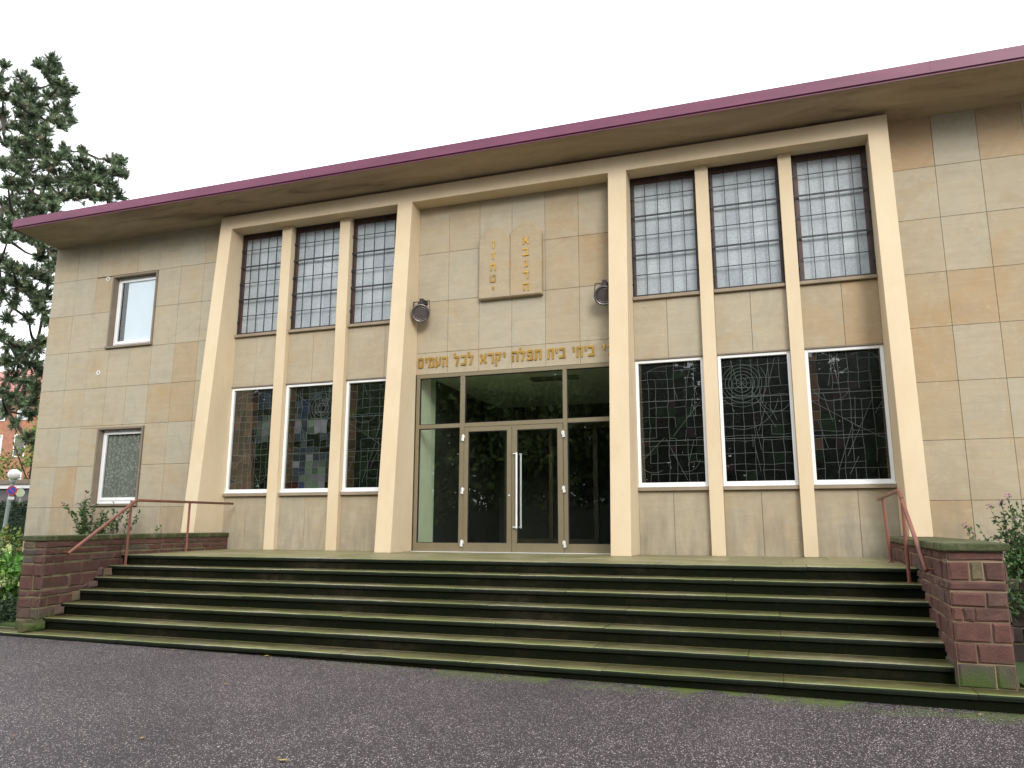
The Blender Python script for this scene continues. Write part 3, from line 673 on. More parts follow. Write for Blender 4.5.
for x, L in ((-2.535, ['vav','zayin','het','tet','yod']), (-1.845, ['aleph','bet','gimel','dalet','he'])):
    for i, l in enumerate(L):
        mb = MB(); z = 6.045-.238*i; glyph(mb, l, x-GL[l][0]*.085, z-.075, .155, -.125, .018); mb.build('letter', M['gold'], T)

# ============================================================ FLOODLIGHTS
def flood(x, y, z, wallx, label, ax=(.30,-.90,-.30)):
    t = thing('floodlight', (wallx, -.002, z+.3), label, 'floodlight', 'floodlights beside the tablets')
    ax = Vector(ax).normalized(); c = Vector((x, y, z))
    mb = MB(); mb.lathe(c-ax*.20, ax, [(0,-.02),(.07,-.01),(.12,.04),(.165,.12),(.180,.185),(.180,.20)], 28); mb.build('housing', M['lamp_metal'], t, smooth=True)
    mb = MB(); mb.lathe(c, ax, [(.182,-.03),(.188,.0),(.186,.02),(.165,.028),(.148,.012)], 28); mb.lathe(c, ax, [(.120,.004),(.128,.014),(.136,.004)], 28); mb.build('rim', M['lamp_rim'], t, smooth=True)
    mb = MB(); mb.lathe(c, ax, [(0,.012),(.08,.009),(.148,.0)], 28); mb.build('lens', M['lamp_glass'], t, smooth=True)
    mb = MB(); b = c-ax*.10
    mb.tube([b+Vector((-.19,0,.0)), b+Vector((-.175,0,.245)), b+Vector((.175,0,.245)), b+Vector((.19,0,.0))], .013, 8)
    mb.box(b.x-.035, b.x+.035, b.y-.03, -.003, b.z+.235, b.z+.30); mb.box(b.x-.06, b.x+.06, b.y-.05, b.y+.05, b.z+.16, b.z+.235)
    mb.build('bracket', M['lamp_metal'], t)
flood(-4.02, -.32, 4.70, -4.02, 'round black floodlight left of the stone tablets, seen whole')
flood(-.27, -.32, 4.70, -.27, 'round black floodlight right of the stone tablets, half hidden by the cream pillar', (.12,-1,-.30))

# ============================================================ STEPS
S = thing('stone_steps', (-2, -3.3, -1.0), 'broad flight of mossy stone steps rising to the entrance', 'steps')
RH, T0, TD = .16, 3.33, .389
lin = lambda y: -8.60+(-y)*.17 if y > -3.3 else -8.05+(-y-3.33)*.33
def sweep(mb, x0, x1, yf, yb, zt, th, jit=.004, mi=0, mf=1):
    n = max(2, int((x1-x0)/.16)); prof = [(yb, zt), (yf+.026, zt), (yf+.007, zt-.005), (yf, zt-.02), (yf+.002, zt-th+.008), (yf+.012, zt-th), (yb, zt-th)]
    k = len(prof); V_ = []
    for i in range(n+1):
        x = x0+(x1-x0)*i/n; jy, jz = random.uniform(-jit, jit), random.uniform(-jit, jit)*.6
        for q, (y, z) in enumerate(prof): V_.append((x, y+(jy if 0 < q < 6 else 0), z+(jz if 0 < q < 4 else 0)))
    t = random.random(); n0 = len(mb.v); mb.v += V_
    for i in range(n):
        for q in range(k-1):
            mb.f.append((n0+i*k+q, n0+i*k+q+1, n0+(i+1)*k+q+1, n0+(i+1)*k+q)); mb.t.append(t); mb.m.append(mi if q in (0,) else (2 if q == 1 else mf))
    mb.f.append(tuple(n0+q for q in range(k))); mb.t.append(t); mb.m.append(mf); mb.f.append(tuple(n0+n*k+q for q in range(k))[::-1]); mb.t.append(t); mb.m.append(mf)
for k in range(7):
    yf = -(T0+TD*k); zt = -RH*k; yb = yf+TD+.06 if k else .02
    xl, xr = (lin(yf)-.25, 4.10) if k < 6 else (-16, 9)
    mb = MB(); x = xl
    while x < xr-.3:
        x2 = x+random.uniform(1.3, 2.1)
        if xr-x2 < .9: x2 = xr
        if k: sweep(mb, x+.0025, x2-.0025, yf, yb, zt+random.uniform(-.002,.002), .055)
        else:
            dz = random.uniform(-.002, .002); sweep(mb, x+.0025, x2-.0025, yf, yf+.55, dz, .055)
        x = x2
    if k == 0:
        for yy in [(-2.775,-1.9),(-1.9,-1.0),(-1.0,.028)]:
            x = xl-.6
            while x < xr:
                x2 = min(xr, x+random.uniform(.9, 1.3)); mb.block((x+.002, yy[0]+.002, -.05), (1,0,0), (0,0,1), (0,1,0), x2-x-.004, yy[1]-yy[0]-.004, .05+random.uniform(-.002,.001), .004, 0, random.random()); x = x2
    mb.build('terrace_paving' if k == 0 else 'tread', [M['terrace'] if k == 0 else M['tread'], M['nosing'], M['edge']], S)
    mb = MB(); zb = zt-RH if k < 6 else -1.3
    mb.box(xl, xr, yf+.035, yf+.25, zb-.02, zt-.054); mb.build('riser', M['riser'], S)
mb = MB(); mb.box(-9.2, 4.1, -3.0, 0.02, -1.3, -.055); mb.build('core', M['riser'], S)

# ============================================================ CHEEK WALLS
def masonry(mb, p0, p1, nrm, courses, wr, proj=.02, split=None):
    p0, p1 = Vector(p0), Vector(p1); u = (p1-p0); Lg = u.length; u.normalize()
    for j in range(len(courses)-1):
        z1, z0 = courses[j], courses[j+1]
        if split and j in split: ws = [e*Lg for e in split[j]]
        else:
            ws = []; s = 0
            while s < Lg-.12:
                q = random.uniform(*wr); q = Lg-s if Lg-s-q < wr[0]*.7 else q; ws.append(q); s += q
        s = 0
        for q in ws:
            g = .009; t = random.betavariate(3, 3)*.8+.1
            if z0 < -.8: t = random.uniform(0, .12)
            if not split and random.random() < .10: t = random.choice([.02, .12, .98])
            if split and j == 1 and abs(q/Lg-.24) < .01: t = 1.0
            if split and j == 7 and q/Lg < .5: t = .05
            mb.block(Vector((p0.x, p0.y, z0+g+random.uniform(-.003,.003)))+u*(s+g), u, nrm, (0,0,1), q-2*g, z1-z0-2*g, proj+random.uniform(-.008,.010), .014, .008, t); s += q
C8 = [.262, .165, -.015, -.105, -.245, -.375, -.56, -.745, -.962]
C_L = [.262,.155,.06,-.055,-.23,-.42,-.515,-.66,-.815,-.962]
def cheek(name, inner, outer, label, split, mort, cop_over, side):
    CC = C_L if side == 'L' else C8; WR = (.25,.75) if side == 'L' else (.22,.55)
    t = thing(name, (inner[-1][0], inner[-1][1], -.96), label, 'wall', 'cheek walls of the steps')
    core = MB()
    for i in range(len(inner)-1):
        a, c, d, e = inner[i], inner[i+1], outer[i+1], outer[i]
        sgn = -1 if side == 'L' else 1; q = .004*sgn
        core.hexa([(c[0]+q,c[1]+.004,-1.3),(a[0]+q,a[1],-1.3),(e[0]-q,e[1],-1.3),(d[0]-q,d[1]+.004,-1.3),(c[0]+q,c[1]+.004,.2615),(a[0]+q,a[1],.2615),(e[0]-q,e[1],.2615),(d[0]-q,d[1]+.004,.2615)])
    core.build('core', mort, t)
    mb = MB()
    for i in range(len(inner)-1):
        a, c = Vector((*inner[i], 0)), Vector((*inner[i+1], 0)); u = (c-a).normalized(); n = Vector((u.y, -u.x, 0))
        if side == 'L': n = -n
        if side == 'L' and n.x < 0: n = -n
        if side == 'R' and n.x > 0: n = -n
        masonry(mb, a, c, n, CC, WR, .012)
        a, c = Vector((*outer[i], 0)), Vector((*outer[i+1], 0)); masonry(mb, a, c, -n, C8, (.3, .6), .010)
    a, c = Vector((*outer[-1], 0)), Vector((*inner[-1], 0))
    if a.x > c.x: a, c = c, a
    masonry(mb, a, c, Vector((0,-1,0)), CC, (.15, .3), .012, split)
    mb.build('stonework', M['redstone'], t)
    mb = MB(); o = cop_over; sg = 1 if side == 'L' else -1
    for i in range(len(inner)-1):
        a, c, d, e = inner[i], inner[i+1], outer[i+1], outer[i]; y_end = c[1]-(o if i == len(inner)-2 else 0)
        nseg = max(1, int(abs(c[1]-a[1])/.9))
        for s in range(nseg):
            f0, f1 = s/nseg, (s+1)/nseg; L_ = lambda p, q, f: p+(q-p)*f
            ya, yc = L_(a[1], y_end, f0)-.002, L_(a[1], y_end, f1)+.002
            xi0, xi1 = L_(a[0], c[0], f0)+sg*o, L_(a[0], c[0], f1)+sg*o; xo0, xo1 = L_(e[0], d[0], f0)-sg*o, L_(e[0], d[0], f1)-sg*o
            zt = .34+random.uniform(-.003, .003); z0 = .262
            P_ = [(xo1,yc),(xi1,yc),(xi0,ya),(xo0,ya)] if side == 'L' else [(xi1,yc),(xo1,yc),(xo0,ya),(xi0,ya)]
            mb.hexa([(x, y, z0) for x, y in P_]+[(x, y, zt) for x, y in P_], random.random())
    q = mb.build('coping', M['coping'], t); bv = q.modifiers.new('b', 'BEVEL'); bv.width = .012; bv.segments = 2
cheek('cheek_wall', [(-8.60,0),(-8.05,-3.33),(-7.33,-5.40)], [(-9.35,0),(-8.55,-3.33),(-7.74,-5.40)], 'left cheek wall of red sandstone blocks, its inner side meeting every step end', None, M['mortar_moss'], .03, 'L')
cheek('cheek_wall', [(4.22,0),(4.08,-3.3),(4.01,-5.40)], [(4.80,0),(4.65,-3.3),(4.48,-5.40)], 'right cheek wall of red sandstone blocks, its end pillar front facing the forecourt',
      {0: [1], 1: [.38,.24,.38], 2: [1], 3: [.62,.38], 4: [.19,.2,.61], 5: [.66,.34], 6: [.36,.64], 7: [.65,.35]}, M['mortar'], .05, 'R')
# rough stone ends where the steps run into the left wall
t = bpy.data.objects['cheek_wall']; mb = MB()
for k in range(2, 7):
    yf = -(T0+TD*k); 
    for q in range(2):
        xx = lin(yf+.2)+.0; z0 = -RH*k+.002; w_ = random.uniform(.05,.11)
        mb.block((xx-.04, yf+.03+.19*q, z0), (0,1,0), (1,0,0), (0,0,1), .17, random.uniform(.07,.15), w_, .02, .012, random.choice([.98, .1, .95, .4]))
mb.build('rubble_ends', M['redstone'], t)

# ============================================================ HANDRAILS
def arc(a, b, c, r=.09, n=6):
    a, b, c = Vector(a), Vector(b), Vector(c); p, q = b+(a-b).normalized()*r, b+(c-b).normalized()*r
    return [p*(1-s)**2+b*2*s*(1-s)+q*s*s for s in [i/n for i in range(n+1)]]
def rail(name, end, elbow, foot, posts, label, stub):
    t = thing('handrail', posts[0], label, 'handrail', 'handrails of the steps')
    mb = MB(); mb.tube([end]+arc(end, elbow, foot)+[foot], .024, 12); mb.build('rail', M['rail'], t, smooth=True)
    for p in posts:
        mb = MB(); top = p[3]; mb.tube([(p[0], p[1], p[2]-.02), (p[0]+top[0], p[1]+top[1], top[2])], .021, 10); mb.lathe((p[0], p[1], p[2]), (0,0,1), [(.045,.0),(.045,.008),(.022,.012)], 14); mb.build('post', M['rail'], t)
    if stub:
        mb = MB(); mb.tube(stub, .014, 8); mb.build('wall_bracket', M['rail'], t)
rail('L', (-8.40,-.155,.948), (-7.84,-3.32,.912), (-7.23,-5.10,.085), [(-7.88,-3.40,-.16,(.01,.0,.90)), (-8.20,-1.65,0,(.0,.0,.92))], 'rust red tubular handrail at the left end of the steps', [(-7.23,-5.06,.10),(-7.36,-5.06,.10)])
rail('R', (3.95,-1.25,.884), (3.955,-3.24,.93), (3.95,-4.66,.04), [(3.955,-3.45,-.16,(.0,.0,.84)), (3.99,-1.75,0,(-.04,.0,.88))], 'rust red tubular handrail at the right end of the steps', [(3.95,-4.64,.055),(4.06,-4.64,.055)])

# ============================================================ PLANTS
def leaf(mb, p, d, l, w, t, mi=0, fold=.25):
    d = Vector(d).normalized(); rf = Vector((random.uniform(-1,1), random.uniform(-1,1), random.uniform(-1,1))); a = d.cross(rf)
    if a.length < .01: a = d.orthogonal()
    a.normalize(); n = d.cross(a); p = Vector(p)
    m_ = p+d*l*.45; tip = p+d*l+n*l*-.12
    mb.mesh([p, m_+a*w*.5+n*w*fold, tip, m_-a*w*.5+n*w*fold, m_], [(0,1,4), (1,2,4), (0,4,3), (4,2,3)], t, mi)
def rdir(zb=0):
    while 1:
        v = Vector((random.uniform(-1,1), random.uniform(-1,1), random.uniform(-1,1)))
        if .05 < v.length < 1: v.normalize(); v.z += zb; return v.normalized()
def clump(mb, c, r, n, l, w, zb=.3, mi=0, tmax=1.0, sq=1.0):
    c = Vector(c)
    for i in range(n):
        v = rdir(); rr = r*random.random()**.4; p = c+Vector((v.x*rr, v.y*rr, v.z*rr*sq))
        leaf(mb, p, (v+rdir(zb)*.9), l*random.uniform(.6,1.25), w*random.uniform(.7,1.2), min(1, max(0, random.gauss(.5,.22)))*tmax, mi)

# pine beside the building: bottle-brush shoots on limbs
PINE = [[-16.88,1.05,13.96,0.18],[-17.0,0.73,13.65,0.12],[-17.15,1.38,13.89,0.18],[-16.87,0.93,13.52,0.15],[-16.35,0.97,13.08,0.17],[-17.27,1.43,13.52,0.15],[-18.27,2.33,13.95,0.19],[-17.55,2.3,13.82,0.13],[-17.67,2.21,13.62,0.16],[-16.6,1.37,12.63,0.18],[-17.51,1.81,12.95,0.18],[-16.62,1.57,12.33,0.15],[-16.8,1.27,12.14,0.15],[-16.47,1.25,11.94,0.15],[-17.04,1.15,12.88,0.12],[-18.35,1.28,13.81,0.21],[-18.29,1.13,13.38,0.21],[-17.88,1.22,13.38,0.21],[-18.02,1.22,13.05,0.27],[-16.45,0.38,12.1,0.22],[-17.21,0.38,12.28,0.17],[-17.45,1.1,12.36,0.26],[-17.99,1.16,12.49,0.24],[-17.82,1.57,12.32,0.24],[-18.16,1.53,12.29,0.27],[-15.98,0.44,11.23,0.14],[-17.87,0.98,11.98,0.18],[-20.16,1.91,15.03,0.13],[-19.9,1.7,14.38,0.16],[-19.14,1.31,13.39,0.18],[-19.84,1.87,13.22,0.19],[-19.19,1.05,13.48,0.24],[-21.21,2.44,13.97,0.33],[-20.68,2.56,13.37,0.16],[-17.32,1.1,11.57,0.23],[-16.53,0.82,11.13,0.2],[-18.34,1.63,11.82,0.27],[-17.88,1.0,11.45,0.2],[-18.88,1.37,11.88,0.18],[-18.08,1.64,11.45,0.3],[-16.99,1.21,11.06,0.23],[-17.53,0.82,10.87,0.23],[-16.62,1.52,11.34,0.1],[-16.25,1.29,10.95,0.14],[-15.91,0.79,10.55,0.17],[-16.44,0.99,10.52,0.26],[-18.09,1.64,10.97,0.3],[-16.7,0.3,10.12,0.19],[-17.07,0.15,10.26,0.17],[-16.18,1.75,11.29,0.07],[-15.5,1.22,10.66,0.11],[-16.21,1.62,10.72,0.2],[-15.73,1.65,10.57,0.2],[-15.15,1.53,10.51,0.17],[-16.07,2.71,11.48,0.18],[-14.29,1.44,10.54,0.11],[-14.64,1.9,10.42,0.11],[-14.43,1.47,10.25,0.17],[-15.62,2.11,10.54,0.21],[-15.2,1.43,10.07,0.23],[-15.66,1.46,10.16,0.23],[-16.75,2.0,10.61,0.24],[-16.2,1.17,10.2,0.26],[-17.03,1.47,10.35,0.26],[-18.11,1.93,10.66,0.27],[-16.75,0.51,9.75,0.25],[-17.03,0.31,9.76,0.19],[-14.64,1.54,9.86,0.14],[-15.46,2.58,10.16,0.12],[-15.51,2.22,9.95,0.15],[-15.07,1.46,9.62,0.2],[-15.55,1.52,9.74,0.23],[-15.56,1.14,9.61,0.22],[-16.46,1.51,9.84,0.23],[-15.91,0.72,9.36,0.22],[-17.64,1.7,9.97,0.27],[-18.41,1.92,10.11,0.27],[-18.88,1.88,10.23,0.18],[-17.68,1.84,9.66,0.27],[-18.57,2.08,9.82,0.27],[-15.77,0.77,9.04,0.16],[-17.48,0.86,9.16,0.17],[-19.23,1.82,10.09,0.18],[-17.98,0.91,8.92,0.23],[-16.84,0.45,8.5,0.22],[-17.64,1.43,9.11,0.23],[-17.11,0.9,8.47,0.2],[-17.18,1.38,8.54,0.23],[-15.74,0.64,7.92,0.19],[-16.47,0.11,7.98,0.16],[-15.86,0.99,7.88,0.14],[-15.13,0.56,7.36,0.13],[-16.1,0.79,7.67,0.16],[-17.09,1.91,7.87,0.18],[-17.03,0.37,7.52,0.22],[-16.01,-0.02,7.1,0.21],[-15.79,0.16,7.03,0.21],[-15.77,0.48,7.07,0.19],[-16.79,1.65,7.39,0.17],[-16.97,0.56,7.06,0.22],[-16.46,0.6,6.85,0.19],[-15.69,0.41,6.6,0.19],[-17.29,2.05,7.08,0.2],[-17.24,0.71,6.68,0.16],[-16.45,0.47,6.42,0.13],[-15.39,0.53,6.06,0.16],[-15.25,0.63,5.74,0.11],[-15.76,0.62,6.34,0.13],[-17.16,1.47,6.25,0.11],[-16.5,0.41,5.91,0.11],[-16.43,0.26,5.37,0.13],[-17.26,1.13,5.39,0.19],[-16.37,0.87,5.13,0.19],[-17.69,2.25,5.59,0.2],[-15.57,0.78,5.27,0.13],[-17.16,1.34,5.01,0.22],[-17.34,1.91,5.02,0.23],[-17.26,1.02,4.89,0.19],[-17.6,2.39,4.9,0.15],[-17.29,1.27,4.49,0.19],[-16.35,1.01,4.33,0.19],[-17.36,1.15,4.08,0.16],[-15.66,0.78,4.03,0.13],[-17.08,1.29,3.98,0.16],[-16.45,1.12,3.7,0.16],[-17.73,2.34,3.66,0.14],[-18.25,2.0,3.75,0.14],[-17.25,1.58,3.25,0.11],[-15.72,0.82,3.67,0.13],[-16.41,1.33,2.8,0.11],[-16.2,1.41,2.59,0.08]]
P0 = thing('pine_tree', (-22.4, 3.2, -.93), 'tall dark green pine with upswept needle shoots beside the left end of the building', 'tree')
mb = MB(); trunk = [Vector((-22.4,3.2,-1.2)), Vector((-22.2,3.1,3)), Vector((-21.9,2.8,7)), Vector((-21.5,2.5,11)), Vector((-21.1,2.2,15)), Vector((-20.9,2.0,17.0))]
mb.tube(trunk, .3, 12, radii=[.42,.36,.30,.22,.13,.05])
def trunk_at(z):
    for i in range(len(trunk)-1):
        if trunk[i].z <= z <= trunk[i+1].z: return trunk[i].lerp(trunk[i+1], (z-trunk[i].z)/(trunk[i+1].z-trunk[i].z))
    return trunk[-1] if z > 0 else trunk[0]
mb.build('trunk', M['bark'], P0)
br = MB(); nd = MB()
def shoot(p, d, L):
    d = d.normalized(); e = p+d*L; a = d.orthogonal().normalized(); b_ = d.cross(a)
    tt = min(1, max(0, random.gauss(.5, .2)))
    for i in range(30):
        f = i/30; q = p.lerp(e, f); an = random.random()*6.28; v = (a*math.cos(an)+b_*math.sin(an))*.85+d*(.55+f*.5)
        v.normalize(); w_ = v.cross(d).normalized()*.013; l = random.uniform(.09,.15)
        nd.mesh([q-w_, q+w_, q+v*l], [(0,1,2)], min(1, max(0, tt+random.uniform(-.15,.2))))
done = []
PINE = list(PINE)
for q in list(PINE)[::2]:       # the far side of the crown, out of the photograph
    tq = trunk_at(max(1.2, min(16.5, q[2]))); PINE.append((2*tq.x-q[0]-.4, 2*tq.y-q[1]+random.uniform(-.8,.8), q[2]+random.uniform(-.3,.3), q[3]*1.3))
for (x, y, z, r) in sorted(PINE, key=lambda e: (e[0]+21.6)**2+(e[1]-2.6)**2+.15*abs(e[2]-6)):
    c = Vector((x, y, z)); tb = trunk_at(max(1.2, min(16.8, z-.5))); best = tb; bd = (c-tb).length
    for q in done:
        d_ = (c-q).length
        if d_ < bd*.8 and (q-trunk_at(max(1.2, min(16.8, q.z-.5)))).length < (c-tb).length: best, bd = q, d_
    done.append(c); mid = best.lerp(c, .55)+Vector((0, 0, -.08*bd)); w0 = .03+.02*min(3, bd)
    br.tube([best, mid, c], .04, 5, radii=[w0, w0*.7, .016])
    for i in range(int(18+r*76)):
        v = rdir(); p = c+v*r*random.random()**.5*.95; d = v*.7+Vector((.12, 0, .6)) if z > 7 else v*.8+Vector((.2, 0, .15)); shoot(p-d.normalized()*.08, d, random.uniform(.14,.26))
        if i % 3 == 0: br.tube([c+(p-c)*.1, p], .008, 4, cap=False)
br.build('branches', M['bark'], P0); nd.build('crown', M['needle'], P0)

# hedge, mixed shrubs and houses beyond the left corner
def hedge(name, x0, x1, y0, y1, z0, z1, n, l, mt, label, cat):
    mb = MB(); mb.box(x0+.1, x1-.1, y0+.1, y1-.1, z0, z1-.12, .05)
    for i in range(n):
        x, y, z = random.uniform(x0, x1), random.uniform(y0, y1), random.uniform(z0, z1); s = random.random()
        if s < .45: y = y0+random.uniform(-.08,.12)
        elif s < .75: z = z1+random.uniform(-.12,.08)
        elif s < .9: x = x1+random.uniform(-.1,.08)
        leaf(mb, (x, y, z), Vector((random.uniform(-1,1), random.uniform(-1.2,.2), random.uniform(-.3,1))), l*random.uniform(.7,1.3), l*.6, min(1, max(0, random.gauss(.5,.25))))
    return tag(mb.build(name, mt), label, cat)
hedge('hedge', -34, -19.6, 8.0, 9.2, -1.0, 1.30, 9000, .13, M['hedge'], 'tall clipped dark green hedge behind the globe lamp', 'hedge')
hedge('low_hedge', -19, -10.6, -3.0, -2.2, -1.0, -.10, 7000, .07, M['leaf'], 'low green hedge between the red wall and the dark hedge', 'hedge')
mb = MB()
for i in range(26): clump(mb, (-15.0-random.random()*4, -1.4+random.random()*2.6, -.65+random.random()*.75), .42, 90, .12, .07, .3)
tag(mb.build('ground_shrub', M['autumn']), 'untidy low shrub with yellowing leaves in front of the dark hedge', 'shrub')
# small tree in front of the brick house
t = thing('garden_tree', (-37.5, 18.5, -1), 'pale green and orange leaved small tree in front of the brick house', 'tree')
mb = MB(); mb.tube([(-37.5,18.5,-1.1),(-37.4,18.4,1.5),(-37.7,18.6,4.2)], .14, 8, radii=[.16,.11,.06]); 
for a in ((-38.6,18,5.2),(-36.4,18.9,5.0),(-37,17.9,5.9),(-35.4,19.4,4.5)): mb.tube([(-37.5,18.5,2.6), a], .04, 6)
mb.build('trunk', M['bark'], t)
mb = MB()
for i in range(34): clump(mb, (-37.4+random.gauss(0,2.0), 18.5+random.gauss(0,1.3), 4.3+random.gauss(0,1.1)), .7, 90, .22, .13, .2)
mb.build('crown', M['autumn'], t)

def house(loc, wdt, dep, hgt, label, wallm, roofm):
    t = thing('brick_house', loc, label, 'house')
    x, y, z = loc; mb = MB(); mb.box(x-wdt/2, x+wdt/2, y, y+dep, z, z+hgt); mb.build('wall', wallm, t)
    mb = MB(); o = .5; h = 3.2
    mb.mesh([(x-wdt/2-o,y-o,z+hgt),(x+wdt/2+o,y-o,z+hgt),(x+wdt/2+o,y+dep+o,z+hgt),(x-wdt/2-o,y+dep+o,z+hgt),(x-wdt/2+2,y+dep/2,z+hgt+h),(x+wdt/2-2,y+dep/2,z+hgt+h)], [(0,1,5,4),(1,2,5),(2,3,4,5),(3,0,4),(3,2,1,0)])
    mb.build('roof', roofm, t)
    for fl in range(int(hgt//3)):
        for i in range(int(wdt//2.6)):
            wx = x-wdt/2+1.4+i*2.6; wz = z+1.0+fl*3
            mb = MB(); mb.box(wx-.62, wx+.62, y-.06, y-.002, wz-.1, wz+1.75); w_ = mb.build('window', M['pvc'], t)
            mb = MB(); mb.box(wx-.5, wx+.5, y-.08, y-.061, wz, wz+1.65); mb.build('shutter', M['blind'] if (i+fl) % 3 else M['lamp_glass'], w_)
            if (i+fl) % 3:
                mb = MB()
                for s in range(8): mb.box(wx-.49, wx+.49, y-.095, y-.081, wz+.05+s*.2, wz+.16+s*.2)
                mb.build('slats', M['grey_paint'], w_)
    return t
M['orange_brick'] = plain('orange_brick', (.34,.155,.095), .85, 0, .2, bs=10)
M['pink_roof'] = plain('pink_roof_tiles', (.42,.17,.15), .8, 0, .2, bs=10)
house((-58, 31, -1), 17, 9, 12.2, 'orange brick house with white shuttered windows behind the pine', M['orange_brick'], M['pink_roof'])
t = thing('garage_building', (-30, 10.8, -1), 'long flat-roofed low building with dark glazing behind the hedge', 'building')
mb = MB(); mb.box(-55, -21.5, 10.9, 16, -1.2, 2.2); mb.build('wall', M['lamp_glass'], t)
mb = MB(); mb.box(-55.5, -21, 10.3, 16.5, 2.23, 2.42); mb.build('roof', M['surround'], t)
mb = MB(); mb.box(-55.5, -21, 10.4, 10.6, 2.05, 2.228); mb.build('roof_edge', M['pvc'], t)
mb = MB(); mb.box(-55, -21.5, 10.7, 10.89, -1, 1.36); mb.build('plinth', M['orange_brick'], t)
for i in range(13):
    mb = MB(); mb.box(-54+i*2.5, -53.93+i*2.5, 10.80, 10.895, 1.361, 2.05); mb.build('mullion', M['grey_paint'], t)

# lamp post and signs
t = thing('street_lamp', (-24.3, 7.2, -1.0), 'grey post lamp with a white globe in front of the hedge', 'street lamp')
mb = MB(); mb.tube([(-24.3,7.0,-1.1),(-24.05,6.97,2.10)], .07, 12); mb.lathe((-24.05,6.97,2.02), (0,0,1), [(.09,0),(.11,.05),(.11,.10),(.06,.12)], 16); mb.build('post', M['grey_paint'], t)
mb = MB(); mb.lathe((-24.02,6.97,2.33), (0,0,1), [(.01,-.205)]+[(.205*math.cos(R(a)), .205*math.sin(R(a))) for a in range(-70, 90, 10)]+[(.005,.205)], 24); mb.build('globe', M['globe'], t, smooth=True)
def sign(loc, z, label, face, r, grp=None):
    t = thing('road_sign', (loc[0], loc[1], -1), label, 'sign', grp); x, y = loc
    if face == 'back':
        mb = MB(); mb.tube([(x-.15,y+.06,-1.1),(x,y+.06,z+r+.05)], .035, 8); mb.build('post', M['grey_paint'], t)
    n = Vector((.62, -.78, 0)); c = Vector((x, y, z))
    mb = MB(); mb.lathe(c, n, [(0,.0),(r,.0),(r,.012),(0,.012)], 24, mi=0 if face == 'front' else 0)
    mb.build('disc', M['sign_red'] if face == 'front' else M['sign_back'], t)
    if face == 'front':
        mb = MB(); mb.lathe(c+n*.0125, n, [(0,.0),(r*.76,.0),(r*.76,.004),(0,.004)], 24); mb.build('field', M['sign_blue'], t)
        u = Vector((.78,.62,0)); mb = MB(); a = c+n*.018
        for s in (1,): 
            d = (u*s-Vector((0,0,1))).normalized(); q = n.cross(d)*r*.10
            mb.mesh([a-d*r*.8-q, a+d*r*.8-q, a+d*r*.8+q, a-d*r*.8+q], [(0,1,2,3)])
        mb.build('bar', M['sign_red'], t)
        mb = MB(); p = c-Vector((0,0,r+.10)); mb.mesh([p-u*.10-Vector((0,0,.05)), p+u*.10-Vector((0,0,.05)), p+u*.10+Vector((0,0,.05)), p-u*.10+Vector((0,0,.05))], [(0,1,2,3)]); mb.build('plate', M['pvc'], t)
M['sign_red'] = plain('sign_red', (.55,.03,.04), .4); M['sign_blue'] = plain('sign_blue', (.03,.08,.42), .4); M['sign_back'] = plain('sign_back', (.45,.50,.33), .5)
sign((-23.86, 6.84), 1.74, 'round blue and red no-stopping sign on the globe lamp post', 'front', .17)
sign((-25.6, 8.55), 1.75, 'round sign seen from behind on its own grey pole', 'back', .16)

# hydrangea bush at the left edge
t = thing('hydrangea', (-9.2, -4.4, -.95), 'bright green hydrangea bush with pale blooms beside the left cheek wall', 'shrub')
mb = MB()
for i in range(40): mb.tube([(-9.3+random.uniform(-.2,.2), -4.3+random.uniform(-.2,.2), -1.0), (-9.4+random.gauss(0,.4), -4.4+random.gauss(0,.3), -.4+random.uniform(-.2,.3))], .008, 5)
mb.build('stems', M['stem'], t)
mb = MB(); bl = MB()
for i in range(75):
    c = Vector((-9.45+random.gauss(0,.42), -4.4+random.gauss(0,.30), -.55+random.gauss(0,.24)))
    c.z = min(-.08, max(-.9, c.z)); clump(mb, c, .15, 22, .13, .085, .4, 0, .75 if c.z < -.6 else 1)
for i in range(34):
    c = Vector((-9.25+random.gauss(0,.38), -4.65+random.gauss(0,.22), -.32+random.gauss(0,.15))); clump(bl, c, .055, 26, .04, .035, .3)
mb.build('foliage', M['lime'], t); bl.build('blooms', M['bloom'], t)
t = thing('dark_shrub', (-10.2, -4.3, -.95), 'low dark shrub at the foot of the hydrangea', 'shrub')
mb = MB()
for i in range(30): clump(mb, (-8.9+random.gauss(0,.32), -4.75+random.uniform(-.3,.2), -.80+random.uniform(-.12,.12)), .14, 40, .07, .04, .2)
mb.build('foliage', M['hedge'], t)

# leafy stems: rising from a base, with leaves along each stem
def stemmy(t, base, n, h, spread, lean, ll, mt, flower=None, per=26):
    sm, lf, fl = MB(), MB(), MB()
    for i in range(n):
        b = Vector(base)+Vector((random.uniform(-spread, spread), random.uniform(-.15,.15), 0)); hh = h*random.uniform(.45, 1.0)
        pts = [b]; d = Vector((random.gauss(lean[0],.22), random.gauss(lean[1],.18), 1)).normalized()
        for s in range(6): d = (d+Vector((random.gauss(0,.10), random.gauss(0,.10), 0))).normalized(); pts.append(pts[-1]+d*hh/6)
        sm.tube(pts, .006, 5, radii=[.008-.001*j for j in range(7)])
        for s in range(per):
            f = random.random()*5.99; j = int(f); p = pts[j].lerp(pts[j+1], f-j); leaf(lf, p, rdir(.35), ll*random.uniform(.6,1.2), ll*.5, min(1, max(0, random.gauss(.5,.25))))
        if flower and random.random() < .6: clump(fl, pts[-1], .035, 16, .025, .02, .3)
    sm.build('stems', M['stem'], t); lf.build('foliage', mt, t)
    if flower and fl.v: fl.build('flowers', flower, t)['kind'] = 'stuff'
